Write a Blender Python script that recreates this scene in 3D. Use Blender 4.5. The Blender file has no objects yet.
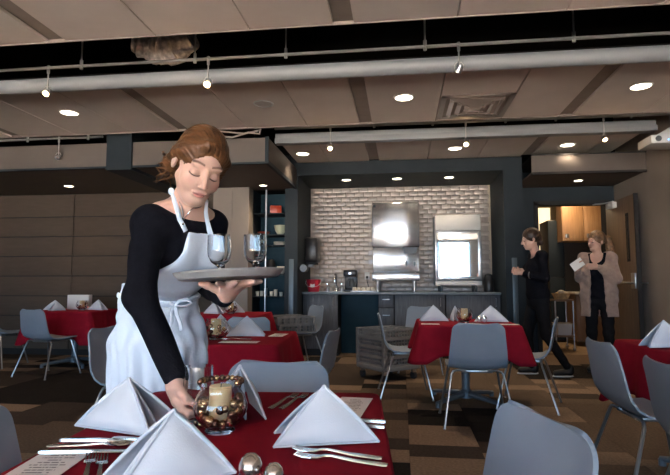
import bpy, bmesh, math, random
import numpy as np
from mathutils import Vector, Matrix, Euler

# ------------------------------------------------------------------ camera, world, exposure
S = bpy.context.scene
COL = S.collection
RAD = math.radians
cam_d = bpy.data.cameras.new('camera')
cam_d.sensor_width = 36.0
cam_d.lens = 521.0 / 670.0 * 36.0
cam_d.clip_start = 0.05
cam = bpy.data.objects.new('camera', cam_d)
COL.objects.link(cam)
cam.location = (0, 0, 1.10)
cam.rotation_euler = (RAD(90 + 5.0), 0, RAD(7.25))
S.camera = cam
S.view_settings.view_transform = 'Standard'
S.view_settings.look = 'None'
S.view_settings.gamma = 1.0
S.view_settings.exposure = 0.0
S.view_settings.use_curve_mapping = False
S.cycles.sample_clamp_indirect = 0.0

world = bpy.data.worlds.new('sky')
S.world = world
world.use_nodes = True
wn = world.node_tree.nodes
wn['Background'].inputs[0].default_value = (0.47, 0.715, 1.0, 1)
wn['Background'].inputs[1].default_value = 9.6

# light portal of the window front behind the camera: only guides sampling of the sky
pl = bpy.data.lights.new('window_portal', 'AREA')
pl.shape = 'RECTANGLE'; pl.size = 9.2; pl.size_y = 2.5
pl.cycles.is_portal = True
po = bpy.data.objects.new('window_portal', pl); COL.objects.link(po)
po.location = (-1.9, -5.45, 1.55); po.rotation_euler = (RAD(90), 0, 0)

# high sun over the roof: it does not enter the room, added only to light the unseen terrace
sun_d = bpy.data.lights.new('bounce_sun', 'SUN'); sun_d.energy = 170.0; sun_d.color = (1.0, 0.92, 0.82); sun_d.angle = RAD(1.0)
bounce_sun = bpy.data.objects.new('bounce_sun', sun_d); COL.objects.link(bounce_sun); bounce_sun.rotation_euler = (RAD(-28), 0, 0)

# ------------------------------------------------------------------ materials
MATS = {}
def nd(nt, t, **kw):
    n = nt.nodes.new(t)
    for k, v in kw.items(): setattr(n, k, v)
    return n
def mk(name, col, rough=0.5, metal=0.0, spec=0.5, var=0.0, scale=8.0, stretch=(1, 1, 1), bump=0.0, bscale=None,
       trans=0.0, ior=1.45, emis=None, estr=0.0, sss=0.0, sheen=0.0, coat=0.0, attr=None, col2=None, detail=4, bdist=0.01):
    if name in MATS: return MATS[name]
    m = bpy.data.materials.new(name); m.use_nodes = True
    nt = m.node_tree; b = nt.nodes['Principled BSDF']
    b.inputs['Base Color'].default_value = (*col, 1)
    b.inputs['Roughness'].default_value = rough
    b.inputs['Metallic'].default_value = metal
    b.inputs['Specular IOR Level'].default_value = spec
    b.inputs['IOR'].default_value = ior
    b.inputs['Transmission Weight'].default_value = trans
    b.inputs['Sheen Weight'].default_value = sheen
    b.inputs['Coat Weight'].default_value = coat
    if sss:
        b.inputs['Subsurface Weight'].default_value = sss
        b.inputs['Subsurface Radius'].default_value = (0.012, 0.005, 0.003)
        b.inputs['Subsurface Scale'].default_value = 1.0
    if emis:
        b.inputs['Emission Color'].default_value = (*emis, 1)
        b.inputs['Emission Strength'].default_value = estr
    tc = nd(nt, 'ShaderNodeTexCoord'); mp = nd(nt, 'ShaderNodeMapping')
    mp.inputs['Scale'].default_value = stretch
    nt.links.new(tc.outputs['Object'], mp.inputs['Vector'])
    nz = nd(nt, 'ShaderNodeTexNoise'); nz.inputs['Scale'].default_value = scale; nz.inputs['Detail'].default_value = detail
    nt.links.new(mp.outputs[0], nz.inputs['Vector'])
    if var > 0 or col2:
        mx = nd(nt, 'ShaderNodeMix', data_type='RGBA')
        c2 = col2 if col2 else tuple(min(1, c * (1 + var)) for c in col)
        c1 = col if col2 else tuple(c * (1 - var) for c in col)
        mx.inputs[6].default_value = (*c1, 1); mx.inputs[7].default_value = (*c2, 1)
        cr = nd(nt, 'ShaderNodeMapRange')
        cr.inputs[1].default_value = 0.35; cr.inputs[2].default_value = 0.65
        nt.links.new(nz.outputs['Fac'], cr.inputs[0])
        nt.links.new(cr.outputs[0], mx.inputs[0])
        nt.links.new(mx.outputs[2], b.inputs['Base Color'])
    if attr:
        at = nd(nt, 'ShaderNodeVertexColor'); at.layer_name = attr
        nt.links.new(at.outputs['Color'], b.inputs['Base Color'])
    if bump > 0:
        bn = nd(nt, 'ShaderNodeTexNoise'); bn.inputs['Scale'].default_value = bscale or scale; bn.inputs['Detail'].default_value = 5 if bdist < .02 else 0
        nt.links.new(mp.outputs[0], bn.inputs['Vector'])
        bp = nd(nt, 'ShaderNodeBump'); bp.inputs['Strength'].default_value = bump; bp.inputs['Distance'].default_value = bdist
        nt.links.new(bn.outputs['Fac'], bp.inputs['Height']); nt.links.new(bp.outputs[0], b.inputs['Normal'])
    MATS[name] = m
    return m

def mk_carpet(name, col):
    m = mk(name, col, 0.95, spec=0.1, var=0.16, scale=55, bump=0.6, bscale=260)
    nt = m.node_tree; b = nt.nodes['Principled BSDF']
    return m
def mk_print(name, lines=14):
    # white card with grey lines of tiny print, in the card's own object space (x across, y down the page)
    m = bpy.data.materials.new(name); m.use_nodes = True; nt = m.node_tree; b = nt.nodes['Principled BSDF']
    b.inputs['Roughness'].default_value = 0.7
    tc = nd(nt, 'ShaderNodeTexCoord'); sp = nd(nt, 'ShaderNodeSeparateXYZ'); nt.links.new(tc.outputs['Generated'], sp.inputs[0])
    def math_(op, a, bb):
        n = nd(nt, 'ShaderNodeMath', operation=op)
        for i, v in enumerate((a, bb)):
            if hasattr(v, 'links'): nt.links.new(v, n.inputs[i])
            else: n.inputs[i].default_value = v
        return n.outputs[0]
    ln = math_('FRACT', math_('MULTIPLY', sp.outputs['Y'], lines), 0)
    row = math_('FLOOR', math_('MULTIPLY', sp.outputs['Y'], lines), 0)
    inl = math_('LESS_THAN', ln, 0.38)
    nz = nd(nt, 'ShaderNodeTexNoise'); nz.noise_dimensions = '2D'; nz.inputs['Scale'].default_value = 1.0
    cb = nd(nt, 'ShaderNodeCombineXYZ'); nt.links.new(math_('MULTIPLY', sp.outputs['X'], 26), cb.inputs[0]); nt.links.new(math_('MULTIPLY', row, 7.3), cb.inputs[1])
    nt.links.new(cb.outputs[0], nz.inputs['Vector'])
    word = math_('GREATER_THAN', nz.outputs['Fac'], 0.44)
    wn_ = nd(nt, 'ShaderNodeTexWhiteNoise'); wn_.noise_dimensions = '1D'; nt.links.new(row, wn_.inputs['W'])
    half = math_('ADD', math_('MULTIPLY', wn_.outputs['Value'], 0.22), 0.14)
    dist = math_('ABSOLUTE', math_('SUBTRACT', sp.outputs['X'], 0.5), 0)
    inx = math_('LESS_THAN', dist, half)
    iny = math_('LESS_THAN', math_('ABSOLUTE', math_('SUBTRACT', sp.outputs['Y'], 0.5), 0), 0.43)
    f = math_('MULTIPLY', math_('MULTIPLY', inl, word), math_('MULTIPLY', inx, iny))
    mx = nd(nt, 'ShaderNodeMix', data_type='RGBA'); mx.inputs[6].default_value = (0.80, 0.76, 0.74, 1); mx.inputs[7].default_value = (0.25, 0.23, 0.23, 1)
    nt.links.new(f, mx.inputs[0]); nt.links.new(mx.outputs[2], b.inputs['Base Color'])
    MATS[name] = m
    return m

M = dict(
    ceil=mk('ceiling_panel', (0.66, 0.58, 0.535), 0.8, var=0.03, scale=3),
    strip=mk('ceiling_strip', (0.26, 0.21, 0.185), 0.6, var=0.05),
    black=mk('plenum_black', (0.012, 0.012, 0.013), 0.9, spec=0.1),
    trim=mk('pale_metal_trim', (0.22, 0.23, 0.245), 0.4, var=0.06, scale=4, stretch=(0.2, 3, 3)),
    rail=mk('rail_metal', (0.42, 0.41, 0.40), 0.3, metal=0.7),
    teal=mk('blue_grey_paint', (0.022, 0.030, 0.037), 0.55, spec=0.18, var=0.08, scale=3),
    tealblue=mk('deep_teal_paint', (0.010, 0.040, 0.056), 0.55, spec=0.2, var=0.08, scale=3),
    taupe=mk('taupe_wall_panel', (0.095, 0.072, 0.056), 0.75, spec=0.12, var=0.05, scale=5, stretch=(1, 1, 6)),
    taupe2=mk('taupe_plaster', (0.27, 0.225, 0.19), 0.75, var=0.04, scale=3),
    gap=mk('dark_joint', (0.02, 0.018, 0.017), 0.8),
    soff=mk('soffit_underside', (0.085, 0.060, 0.044), 0.6, var=0.06, scale=3),
    soffface=mk('soffit_face', (0.125, 0.105, 0.093), 0.6, spec=0.2, var=0.04, scale=3),
    tile=mk('white_glazed_tile', (0.43, 0.37, 0.325), 0.10, spec=0.6, var=0.05, scale=5),
    grout=mk('grout', (0.34, 0.295, 0.26), 0.9),
    cab=mk('grey_wood_laminate', (0.085, 0.085, 0.092), 0.45, var=0.22, scale=7, stretch=(9, 9, 0.7)),
    ctop=mk('blue_grey_countertop', (0.16, 0.19, 0.21), 0.3, var=0.08, scale=30),
    steel=mk('stainless_steel', (0.50, 0.51, 0.53), 0.26, metal=1.0, bump=1.0, bscale=1.6, stretch=(2.4, 1, 0.9), bdist=0.04),
    steel2=mk('brushed_steel', (0.55, 0.56, 0.58), 0.3, metal=1.0, var=0.06, scale=20, stretch=(1, 1, 12)),
    chrome=mk('chrome', (0.72, 0.72, 0.73), 0.10, metal=1.0),
    leg=mk('chair_leg_steel', (0.42, 0.44, 0.46), 0.28, metal=0.9),
    chair=mk('grey_chair_plastic', (0.235, 0.278, 0.330), 0.42, var=0.03, scale=6, bump=0.05, bscale=300),
    tblbase=mk('table_base_grey', (0.16, 0.19, 0.22), 0.38, metal=0.5),
    red=mk('red_table_linen', (0.255, 0.009, 0.022), 0.9, spec=0.08, sheen=0.0, var=0.06, scale=14, bump=0.12, bscale=420),
    white=mk('white_napkin_linen', (0.56, 0.60, 0.67), 0.85, spec=0.2, sheen=0.2, var=0.03, scale=9, bump=0.12, bscale=380),
    silver=mk('cutlery_steel', (0.58, 0.56, 0.54), 0.22, metal=1.0),
    glass=mk('clear_glass', (0.97, 0.98, 0.98), 0.0, trans=1.0, ior=1.45),
    wax=mk('candle_wax', (0.82, 0.62, 0.36), 0.5, sss=0.2, var=0.06, scale=20),
    wick=mk('wick', (0.05, 0.04, 0.03), 0.9),
    gold=mk('gold_ball', (0.55, 0.36, 0.20), 0.2, metal=0.9),
    bronze=mk('bronze_ball', (0.20, 0.10, 0.07), 0.22, metal=0.8),
    blk=mk('black_plastic', (0.014, 0.014, 0.016), 0.3, spec=0.5),
    redp=mk('red_plastic', (0.42, 0.015, 0.035), 0.35),
    orange=mk('orange_red_ceramic', (0.45, 0.05, 0.02), 0.3),
    celadon=mk('pale_green_ceramic', (0.42, 0.45, 0.33), 0.3),
    cream=mk('cream_ceramic', (0.62, 0.56, 0.46), 0.35),
    tray=mk('grey_serving_tray', (0.30, 0.29, 0.28), 0.55, var=0.08, scale=25),
    rack=mk('grey_rack_plastic', (0.21, 0.205, 0.20), 0.55, var=0.05),
    rubber=mk('dark_rubber', (0.03, 0.03, 0.032), 0.6),
    skin=mk('skin', (0.62, 0.40, 0.31), 0.48, attr='tint', sss=0.12, spec=0.35),
    hair=mk('auburn_hair', (0.105, 0.043, 0.016), 0.40, spec=0.4, var=0.35, scale=34, stretch=(0.5, 0.6, 1.2), bump=0.2, bscale=110),
    hair2=mk('dark_brown_hair', (0.045, 0.022, 0.012), 0.4, var=0.4, scale=30, bump=0.4, bscale=70),
    hair3=mk('light_brown_hair', (0.20, 0.11, 0.055), 0.42, var=0.4, scale=30, bump=0.4, bscale=70),
    knit=mk('black_knit', (0.006, 0.006, 0.009), 0.9, spec=0.10, sheen=0.0, var=0.15, scale=40, bump=0.25, bscale=160),
    apron=mk('white_apron_cotton', (0.68, 0.76, 0.87), 0.8, spec=0.2, sheen=0.1, var=0.03, scale=12, bump=0.55, bscale=13),
    pants=mk('black_trousers', (0.009, 0.009, 0.011), 0.85, spec=0.15, var=0.1, scale=20),
    cardi=mk('beige_cardigan', (0.36, 0.25, 0.20), 0.9, spec=0.1, sheen=0.2, var=0.08, scale=30, bump=0.3, bscale=120),
    wood=mk('warm_wood_veneer', (0.36, 0.20, 0.095), 0.45, var=0.12, scale=5, stretch=(8, 8, 0.6)),
    doorw=mk('door_wood_veneer', (0.20, 0.125, 0.075), 0.4, var=0.14, scale=5, stretch=(8, 8, 0.6)),
    kfloor=mk('kitchen_floor_vinyl', (0.33, 0.22, 0.13), 0.5, var=0.08, scale=10),
    kwall=mk('kitchen_wall', (0.48, 0.40, 0.30), 0.8, var=0.03),
    paper=mk('white_paper', (0.78, 0.77, 0.75), 0.8, var=0.02),
    whitep=mk('white_plastic', (0.55, 0.55, 0.54), 0.4),
    foil=mk('foil_insulation', (0.60, 0.54, 0.50), 0.4, metal=0.4, bump=1.0, bscale=28, var=0.3, scale=25),
    tan=mk('tan_basket', (0.55, 0.38, 0.20), 0.7, var=0.2, scale=30),
    guard=mk('corner_guard_metal', (0.10, 0.13, 0.15), 0.4, metal=0.4),
    bounce_paving=mk('bounce_terrace_paving', (0.55, 0.49, 0.43), 0.9, var=0.06, scale=2),  # colour of the added terrace that bounces light indoors
    frame=mk('window_frame_aluminium', (0.25, 0.26, 0.27), 0.4, metal=0.6),
    shoe=mk('black_shoe', (0.012, 0.012, 0.013), 0.5),
    sole=mk('white_sole', (0.6, 0.6, 0.6), 0.6),
    lamp=mk('downlight_lens', (0.9, 0.85, 0.75), 0.5, emis=(1.0, 0.86, 0.66), estr=9.0),
    lampoff=mk('unlit_lens', (0.42, 0.38, 0.35), 0.4),
    bulb=mk('halogen_bulb', (1, 0.8, 0.5), 0.3, emis=(1.0, 0.66, 0.30), estr=40.0),
    ledblue=mk('blue_led', (0.1, 0.3, 1), 0.3, emis=(0.1, 0.35, 1.0), estr=6.0),
    kglow=mk('lit_kitchen_window', (0.9, 0.8, 0.6), 0.5, emis=(1.0, 0.80, 0.48), estr=1.6),
    vent=mk('vent_metal', (0.36, 0.31, 0.28), 0.35, metal=0.35),
    darkglass=mk('dark_cabinet_interior', (0.10, 0.11, 0.12), 0.3),
)
M['c1'] = mk_carpet('carpet_tan', (0.235, 0.160, 0.110))
M['c2'] = mk_carpet('carpet_brown', (0.132, 0.092, 0.065))
M['c3'] = mk_carpet('carpet_dark_brown', (0.056, 0.041, 0.032))
M['c4'] = mk_carpet('carpet_near_black', (0.020, 0.016, 0.014))
M['print'] = mk_print('menu_print')

# ------------------------------------------------------------------ mesh helpers
class MB:
    def __init__(s): s.v = []; s.f = []
    def add(s, vs, fs):
        o = len(s.v); s.v += [tuple(float(c) for c in v) for v in vs]; s.f += [tuple(i + o for i in f) for f in fs]; return s
    def box(s, c, d, R=None, ch=0.0):
        x, y, z = (k / 2 for k in d)
        if ch <= 0:
            vs = [(-x, -y, -z), (x, -y, -z), (x, y, -z), (-x, y, -z), (-x, -y, z), (x, -y, z), (x, y, z), (-x, y, z)]
            fs = [(0, 3, 2, 1), (4, 5, 6, 7), (0, 1, 5, 4), (1, 2, 6, 5), (2, 3, 7, 6), (3, 0, 4, 7)]
        else:
            bm = bmesh.new(); bmesh.ops.create_cube(bm, size=1)
            for v in bm.verts: v.co = Vector((v.co.x * d[0], v.co.y * d[1], v.co.z * d[2]))
            bmesh.ops.bevel(bm, geom=list(bm.edges), offset=min(ch, min(d) * 0.45), segments=2, affect='EDGES', profile=0.5)
            bm.verts.index_update(); vs = [tuple(v.co) for v in bm.verts]; fs = [tuple(v.index for v in f.verts) for f in bm.faces]; bm.free()
        if R is not None: vs = [tuple(R @ Vector(v)) for v in vs]
        return s.add([(v[0] + c[0], v[1] + c[1], v[2] + c[2]) for v in vs], fs)
    def bx(s, x0, x1, y0, y1, z0, z1, ch=0.0):
        return s.box(((x0 + x1) / 2, (y0 + y1) / 2, (z0 + z1) / 2), (abs(x1 - x0), abs(y1 - y0), abs(z1 - z0)), None, ch)
    def tube(s, pts, r, n=8, cap=True, flat=None):
        pts = [Vector(p) for p in pts]; rs = r if hasattr(r, '__len__') else [r] * len(pts)
        rings = []; up = None
        for i, p in enumerate(pts):
            t = (pts[min(i + 1, len(pts) - 1)] - pts[max(i - 1, 0)])
            t = t.normalized() if t.length > 1e-9 else Vector((0, 0, 1))
            if up is None:
                up = Vector((0, 0, 1)) if abs(t.z) < 0.9 else Vector((1, 0, 0))
            a = (up - t * up.dot(t))
            a = a.normalized() if a.length > 1e-6 else t.orthogonal().normalized()
            up = a; b = t.cross(a)
            fa, fb = flat if flat else (1, 1)
            rings.append([p + (a * math.cos(k * 2 * math.pi / n) * fa + b * math.sin(k * 2 * math.pi / n) * fb) * rs[i] for k in range(n)])
        vs = [v for R in rings for v in R]; fs = []
        for i in range(len(rings) - 1):
            for k in range(n):
                fs.append((i * n + k, i * n + (k + 1) % n, (i + 1) * n + (k + 1) % n, (i + 1) * n + k))
        if cap:
            fs.append(tuple(range(n - 1, -1, -1))); fs.append(tuple((len(rings) - 1) * n + k for k in range(n)))
        return s.add(vs, fs)
    def cyl(s, a, b, r, r2=None, n=16): return s.tube([a, b], [r, r if r2 is None else r2], n)
    def lathe(s, prof, c=(0, 0, 0), n=24, close=False):
        vs = []; fs = []
        for (r, z) in prof:
            for k in range(n):
                a = 2 * math.pi * k / n; vs.append((c[0] + r * math.cos(a), c[1] + r * math.sin(a), c[2] + z))
        m = len(prof)
        for i in range(m - (0 if close else 1)):
            j = (i + 1) % m
            for k in range(n): fs.append((i * n + k, i * n + (k + 1) % n, j * n + (k + 1) % n, j * n + k))
        if not close:
            if prof[0][0] > 1e-6: fs.append(tuple(range(n - 1, -1, -1)))
            if prof[-1][0] > 1e-6: fs.append(tuple((m - 1) * n + k for k in range(n)))
        return s.add(vs, fs)
    def ball(s, c, r, n=12, m=8):
        r = r if hasattr(r, '__len__') else (r, r, r); vs = [(c[0], c[1], c[2] - r[2])]; fs = []
        for i in range(1, m):
            t = -math.pi / 2 + math.pi * i / m
            for k in range(n):
                a = 2 * math.pi * k / n; vs.append((c[0] + r[0] * math.cos(t) * math.cos(a), c[1] + r[1] * math.cos(t) * math.sin(a), c[2] + r[2] * math.sin(t)))
        vs.append((c[0], c[1], c[2] + r[2]))
        for k in range(n): fs.append((0, 1 + (k + 1) % n, 1 + k))
        for i in range(m - 2):
            for k in range(n): fs.append((1 + i * n + k, 1 + i * n + (k + 1) % n, 1 + (i + 1) * n + (k + 1) % n, 1 + (i + 1) * n + k))
        e = len(vs) - 1
        for k in range(n): fs.append((e, 1 + (m - 2) * n + k, 1 + (m - 2) * n + (k + 1) % n))
        return s.add(vs, fs)
    def prism(s, poly, z0, z1):
        n = len(poly); vs = [(x, y, z0) for x, y in poly] + [(x, y, z1) for x, y in poly]
        fs = [tuple(range(n - 1, -1, -1)), tuple(range(n, 2 * n))] + [(k, (k + 1) % n, n + (k + 1) % n, n + k) for k in range(n)]
        return s.add(vs, fs)
    def grid(s, fn, nu, nv):
        vs = [fn(i / nu, j / nv) for j in range(nv + 1) for i in range(nu + 1)]
        fs = [(j * (nu + 1) + i, j * (nu + 1) + i + 1, (j + 1) * (nu + 1) + i + 1, (j + 1) * (nu + 1) + i) for j in range(nv) for i in range(nu)]
        return s.add(vs, fs)
    def mesh(s, name, m, smooth=35):
        me = bpy.data.meshes.new(name); me.from_pydata(s.v, [], s.f); me.validate()
        bm = bmesh.new(); bm.from_mesh(me); bmesh.ops.recalc_face_normals(bm, faces=bm.faces); bm.to_mesh(me); bm.free()
        if m: me.materials.append(m)
        if smooth:
            me.shade_smooth(); me.set_sharp_from_angle(angle=RAD(smooth))
        return me
    def build(s, name, m, parent=None, smooth=35, loc=None):
        return obj(name, s.mesh(name, m, smooth), parent, loc)
def obj(name, me, parent=None, loc=None):
    o = bpy.data.objects.new(name, me); COL.objects.link(o)
    if parent: o.parent = parent
    if loc: o.location = loc
    return o
def tag(o, label=None, cat=None, group=None, kind=None):
    if label: o['label'] = label
    if cat: o['category'] = cat
    if group: o['group'] = group
    if kind: o['kind'] = kind
    return o
def thing(name, label, cat, loc=(0, 0, 0), rz=0.0, group=None):
    o = bpy.data.objects.new(name, None); COL.objects.link(o); o.empty_display_size = 0.1
    o.location = loc; o.rotation_euler = (0, 0, rz)
    return tag(o, label, cat, group)
def dup(root, loc, rz=0.0, label=None, group=None, rot=None, scale=None):
    r = root.copy(); COL.objects.link(r); r.location = loc; r.rotation_euler = rot if rot else (0, 0, rz)
    if scale: r.scale = (scale,) * 3
    if label: r['label'] = label
    if group: r['group'] = group
    for ch in list(root.children):
        c = ch.copy(); COL.objects.link(c); c.parent = r
        for g in list(ch.children):
            d = g.copy(); COL.objects.link(d); d.parent = c
    return r
def struct(name, mb, m, parent=None, label=None, smooth=35):
    o = mb.build(name, m, parent, smooth)
    if not parent: o['kind'] = 'structure'
    if label: o['label'] = label
    return o
def share(name, me, loc, parent, rot=None):
    o = bpy.data.objects.new(name, me); COL.objects.link(o); o.parent = parent; o.location = loc
    if rot: o.rotation_euler = rot
    return o
rnd = random.Random(7)
# ------------------------------------------------------------------ the setting
X0, X1, YR, YL = -7.6, 3.10, -5.5, 7.55
fl = MB(); fl.bx(X0 - .1, X1 + .1, YR - .1, 8.7, -0.12, -0.006)
floor = struct('floor', fl, M['c3'], label='patterned brown carpet tile floor')
CY, SY = math.cos(RAD(7.25)), math.sin(RAD(7.25))
def in_view(x, y, z=0.0, pad=25):
    # which pieces the photograph can show at all (the rest of the floor is joined)
    X = x * CY + y * SY; d = -x * SY + y * CY
    if d < 0.9: return None
    px = 335 + 521 * X / d; py = 283.2 + 521 * (1.1 - z) / d
    return d if -pad < px < 670 + pad and py < 475 + pad else None
tw, th = 0.47, 0.25
tiles = {}
cr = random.Random(11)
names = ['c1', 'c2', 'c3', 'c4']
pm = {}
for c in names:
    b = MB(); b.bx(-tw / 2 + .0012, tw / 2 - .0012, -th / 2 + .0012, th / 2 - .0012, -0.006, 0.0)
    pm[c] = b.mesh('carpet_tile', M[c], 0)
cells = []
prev = {}
for i in range(-17, 6):
    for j in range(-38, 19):
        x = 0.51 + (i + 0.5) * tw; y = 3.84 + (j + 0.5) * th + (0.125 if i % 2 else 0)
        if x > X1 - tw / 2 or x < X0 + tw / 2 or y > 8.6 or y < YR + .2: continue
        k = cr.random(); c = 'c1' if k < .30 else 'c2' if k < .62 else 'c3' if k < .86 else 'c4'
        if (i - 1, j) in prev and cr.random() < .30: c = prev[(i - 1, j)]
        elif (i, j - 1) in prev and cr.random() < .42: c = prev[(i, j - 1)]
        prev[(i, j)] = c
        cells.append((x, y, c))
FIX = {(-1, -1): 'c3', (-1, -2): 'c1', (-1, -3): 'c1', (-1, 0): 'c1', (-1, 1): 'c1', (0, 0): 'c4', (0, 1): 'c4', (-1, 2): 'c4', (-1, 3): 'c4', (-2, 2): 'c3'}
vis = sorted([(in_view(x, y), x, y, c) for x, y, c in cells if in_view(x, y) is not None])
near = set((x, y) for _, x, y, c in vis[:300])
rest = {c: MB() for c in names}
for x, y, c in cells:
    key = (round((x - .51) / tw - .5), math.floor((y - 3.84) / th))
    c = FIX.get(key, c)
    if (x, y) in near: share('carpet_tile', pm[c], (x, y, 0), floor)
    else: rest[c].bx(x - tw / 2 + .0012, x + tw / 2 - .0012, y - th / 2 + .0012, y + th / 2 - .0012, -0.006, 0.0)
for c in names: rest[c].build('carpet_field', M[c], floor, 0)['kind'] = 'stuff'

t = MB(); t.bx(-40, 40, -60, YR - .12, -.3, -.12); struct('bounce_terrace', t, M['bounce_paving'], label='added sunlit terrace outside the window front, bouncing light to the ceiling')  # unseen terrace added to bounce warm light through the windows onto the ceiling
# ceiling: black plenum slab and three hanging fields of panels with dark strips
cl = MB(); cl.bx(X0 - .1, X1 + .1, YR - .1, 8.7, 3.55, 3.65)
ceiling = struct('ceiling', cl, M['black'], label='black open plenum above hanging taupe ceiling panels')
ZC = 2.88
pan_cache = {}
def panel_field(ya, yb, xa, xb):
    for k in range(-4, 3):
        s0 = -0.445 + 2.13 * k
        for a, b, nm in ((0, .135, 'ceiling_strip'), (.135, .835, 'ceiling_panel'), (.835, 1.535, 'ceiling_panel'), (1.535, 2.13, 'ceiling_panel')):
            p, q = max(s0 + a, xa), min(s0 + b, xb)
            if q - p < .03: continue
            st = nm == 'ceiling_strip'
            g = 0 if st else .005
            key = (round(q - p, 3), round(yb - ya, 3), st)
            if key not in pan_cache:
                mb = MB(); hx, hy = (q - p) / 2 - g, (yb - ya) / 2
                mb.bx(-hx, hx, -hy, hy, 0.018 if st else 0, .05); pan_cache[key] = mb.mesh(nm, M['strip'] if st else M['ceil'], 0)
            share(nm, pan_cache[key], ((p + q) / 2, (ya + yb) / 2, ZC), ceiling)
    bk = MB(); bk.bx(xa, xb, ya + .01, yb - .01, ZC + .05, ZC + .07); bk.build('panel_backing', M['black'], ceiling)
panel_field(1.5, 3.425, X0 + .02, X1 - .02)
panel_field(-2.2, 1.2, X0 + .02, X1 - .02)
panel_field(-5.4, -2.3, X0 + .02, X1 - .02)
panel_field(4.17, 5.69, X0 + .02, X1 - .02)
panel_field(6.22, 7.49, -1.52, 2.85)
t = MB(); t.tube([(X0 + .02, 4.12, 2.842), (X1 - .02, 4.12, 2.842)], .062, 24)
struct('trim_1', t, M['trim'], label='long round pale metal edge of the middle ceiling field')
t = MB(); t.bx(-1.52, 2.86, 6.10, 6.22, 2.80, 2.865, .004); t.bx(-1.52, 2.86, 6.13, 6.22, 2.865, 2.93, .004)
struct('trim_2', t, M['trim'], label='stepped pale metal edge of the far ceiling field')
t = MB(); t.bx(X0 + .02, X1 - .02, 3.425, 3.432, 2.874, 2.95)
struct('trim_3', t, M['strip'], label='back edge of the near ceiling field')
t = MB(); t.bx(X0 + .02, X1 - .02, 5.69, 5.70, 2.87, 2.95)
struct('trim_4', t, M['strip'], label='back edge of the middle ceiling field')

# walls
w = MB(); w.bx(X1, X1 + .12, YR, 8.0, 0, 3.6); struct('wall_right', w, M['taupe2'])
w = MB(); w.bx(X0 - .12, X0, YR, 7.7, 0, 3.6); struct('wall_left', w, M['taupe2'])
w = MB(); w.bx(X0, -2.2, YL + .02, YL + .14, 0, 3.6); wb = struct('wall_back', w, M['gap'], label='back wall clad in wide taupe panels')
rows = [0.0, .29, .595, .90, 1.21, 1.52, 1.83, 2.14, 2.5]
for xa, xb in ((-7.6, -5.10), (-5.10, -2.74)):
    for a, b in zip(rows[:-1], rows[1:]):
        p = MB(); p.bx(xa + .006, xb - .006, YL, YL + .02, a + .007, b - .007, .003); p.build('wall_panel', M['taupe'], wb)
w = MB(); w.bx(-2.74, -2.2, 7.32, YL + .14, 0, 2.5); w.bx(-2.70, -2.45, 7.312, 7.32, .02, 2.48); struct('wall_pier', w, M['taupe2'], label='pale taupe pier beside the display shelves')
w = MB()
w.bx(X0, -6.5, YR - .12, YR, 0, 3.6); w.bx(2.8, X1, YR - .12, YR, 0, 3.6); w.bx(-6.5, 2.8, YR - .12, YR, 0, .3); w.bx(-6.5, 2.8, YR - .12, YR, 2.8, 3.6)
struct('wall_rear', w, M['taupe2'])
wf = MB()
for x in (-6.47, -4.62, -2.77, -.92, .93, 2.77): wf.bx(x - .03, x + .03, YR - .1, YR - .02, .3, 2.8)
for z in (.33, 1.0, 2.77): wf.bx(-6.5, 2.8, YR - .1, YR - .02, z - .03, z + .03)
struct('window_1', wf, M['frame'], label='large window front behind the camera')
t = MB(); t.bx(X0, -2.74, YL - .015, YL, 0, .09); struct('baseboard_back', t, M['gap'])
t = MB(); t.bx(X1 - .015, X1, 4.0, 6.9, 0, .10); struct('baseboard_right', t, M['gap'])

# left soffit with dark beam
s = MB(); s.bx(X0, -1.53, 5.86, YL + .1, 2.5, 2.52); sl = struct('soffit_left', s, M['soff'], label='low brown soffit with pale fascia above the left wall')
for xa, xb in ((X0, -3.53), (-3.21, -1.56)):
    f = MB(); f.bx(xa, xb, 5.83, 5.86, 2.515, 2.80, .003); f.build('fascia_panel', M['soffface'], sl)
f = MB(); f.bx(-1.56, -1.53, 5.86, 7.5, 2.53, 2.80, .003); f.build('fascia_panel', M['soffface'], sl)
f = MB(); f.bx(X0, -1.525, 5.822, 5.86, 2.488, 2.512); f.bx(-1.56, -1.522, 5.83, 7.5, 2.488, 2.53); f.bx(-1.565, -1.525, 5.82, 5.862, 2.5, 2.81); f.build('edge_strip', M['teal'], sl)
f = MB(); f.bx(X0, -1.55, 5.86, YL + .1, 2.78, 2.80); f.build('soffit_top', M['black'], sl)
b = MB(); b.bx(-3.53, -3.21, 5.80, 7.54, 2.46, 3.55); struct('beam_left', b, M['teal'], label='dark blue grey beam crossing the left soffit')

# portal around the beverage niche
pt = MB(); pt.bx(-1.70, -1.51, 7.5, 8.7, 0, 2.70); pf = struct('portal_frame', pt, M['teal'], label='dark blue grey frame around the tiled beverage niche')
h = MB(); h.bx(1.44, 1.70, 7.5, 8.7, 0, 2.70); h.build('post', M['teal'], pf)
h = MB(); h.bx(-1.70, 1.70, 7.5, 8.7, 2.69, 3.0); h.build('header', M['teal'], pf)
for x in (-1.60, 1.56):
    h = MB(); h.bx(x - .035, x + .035, 7.49, 7.5, .05, 1.45, .003); h.build('corner_guard', M['guard'], pf)

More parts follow.
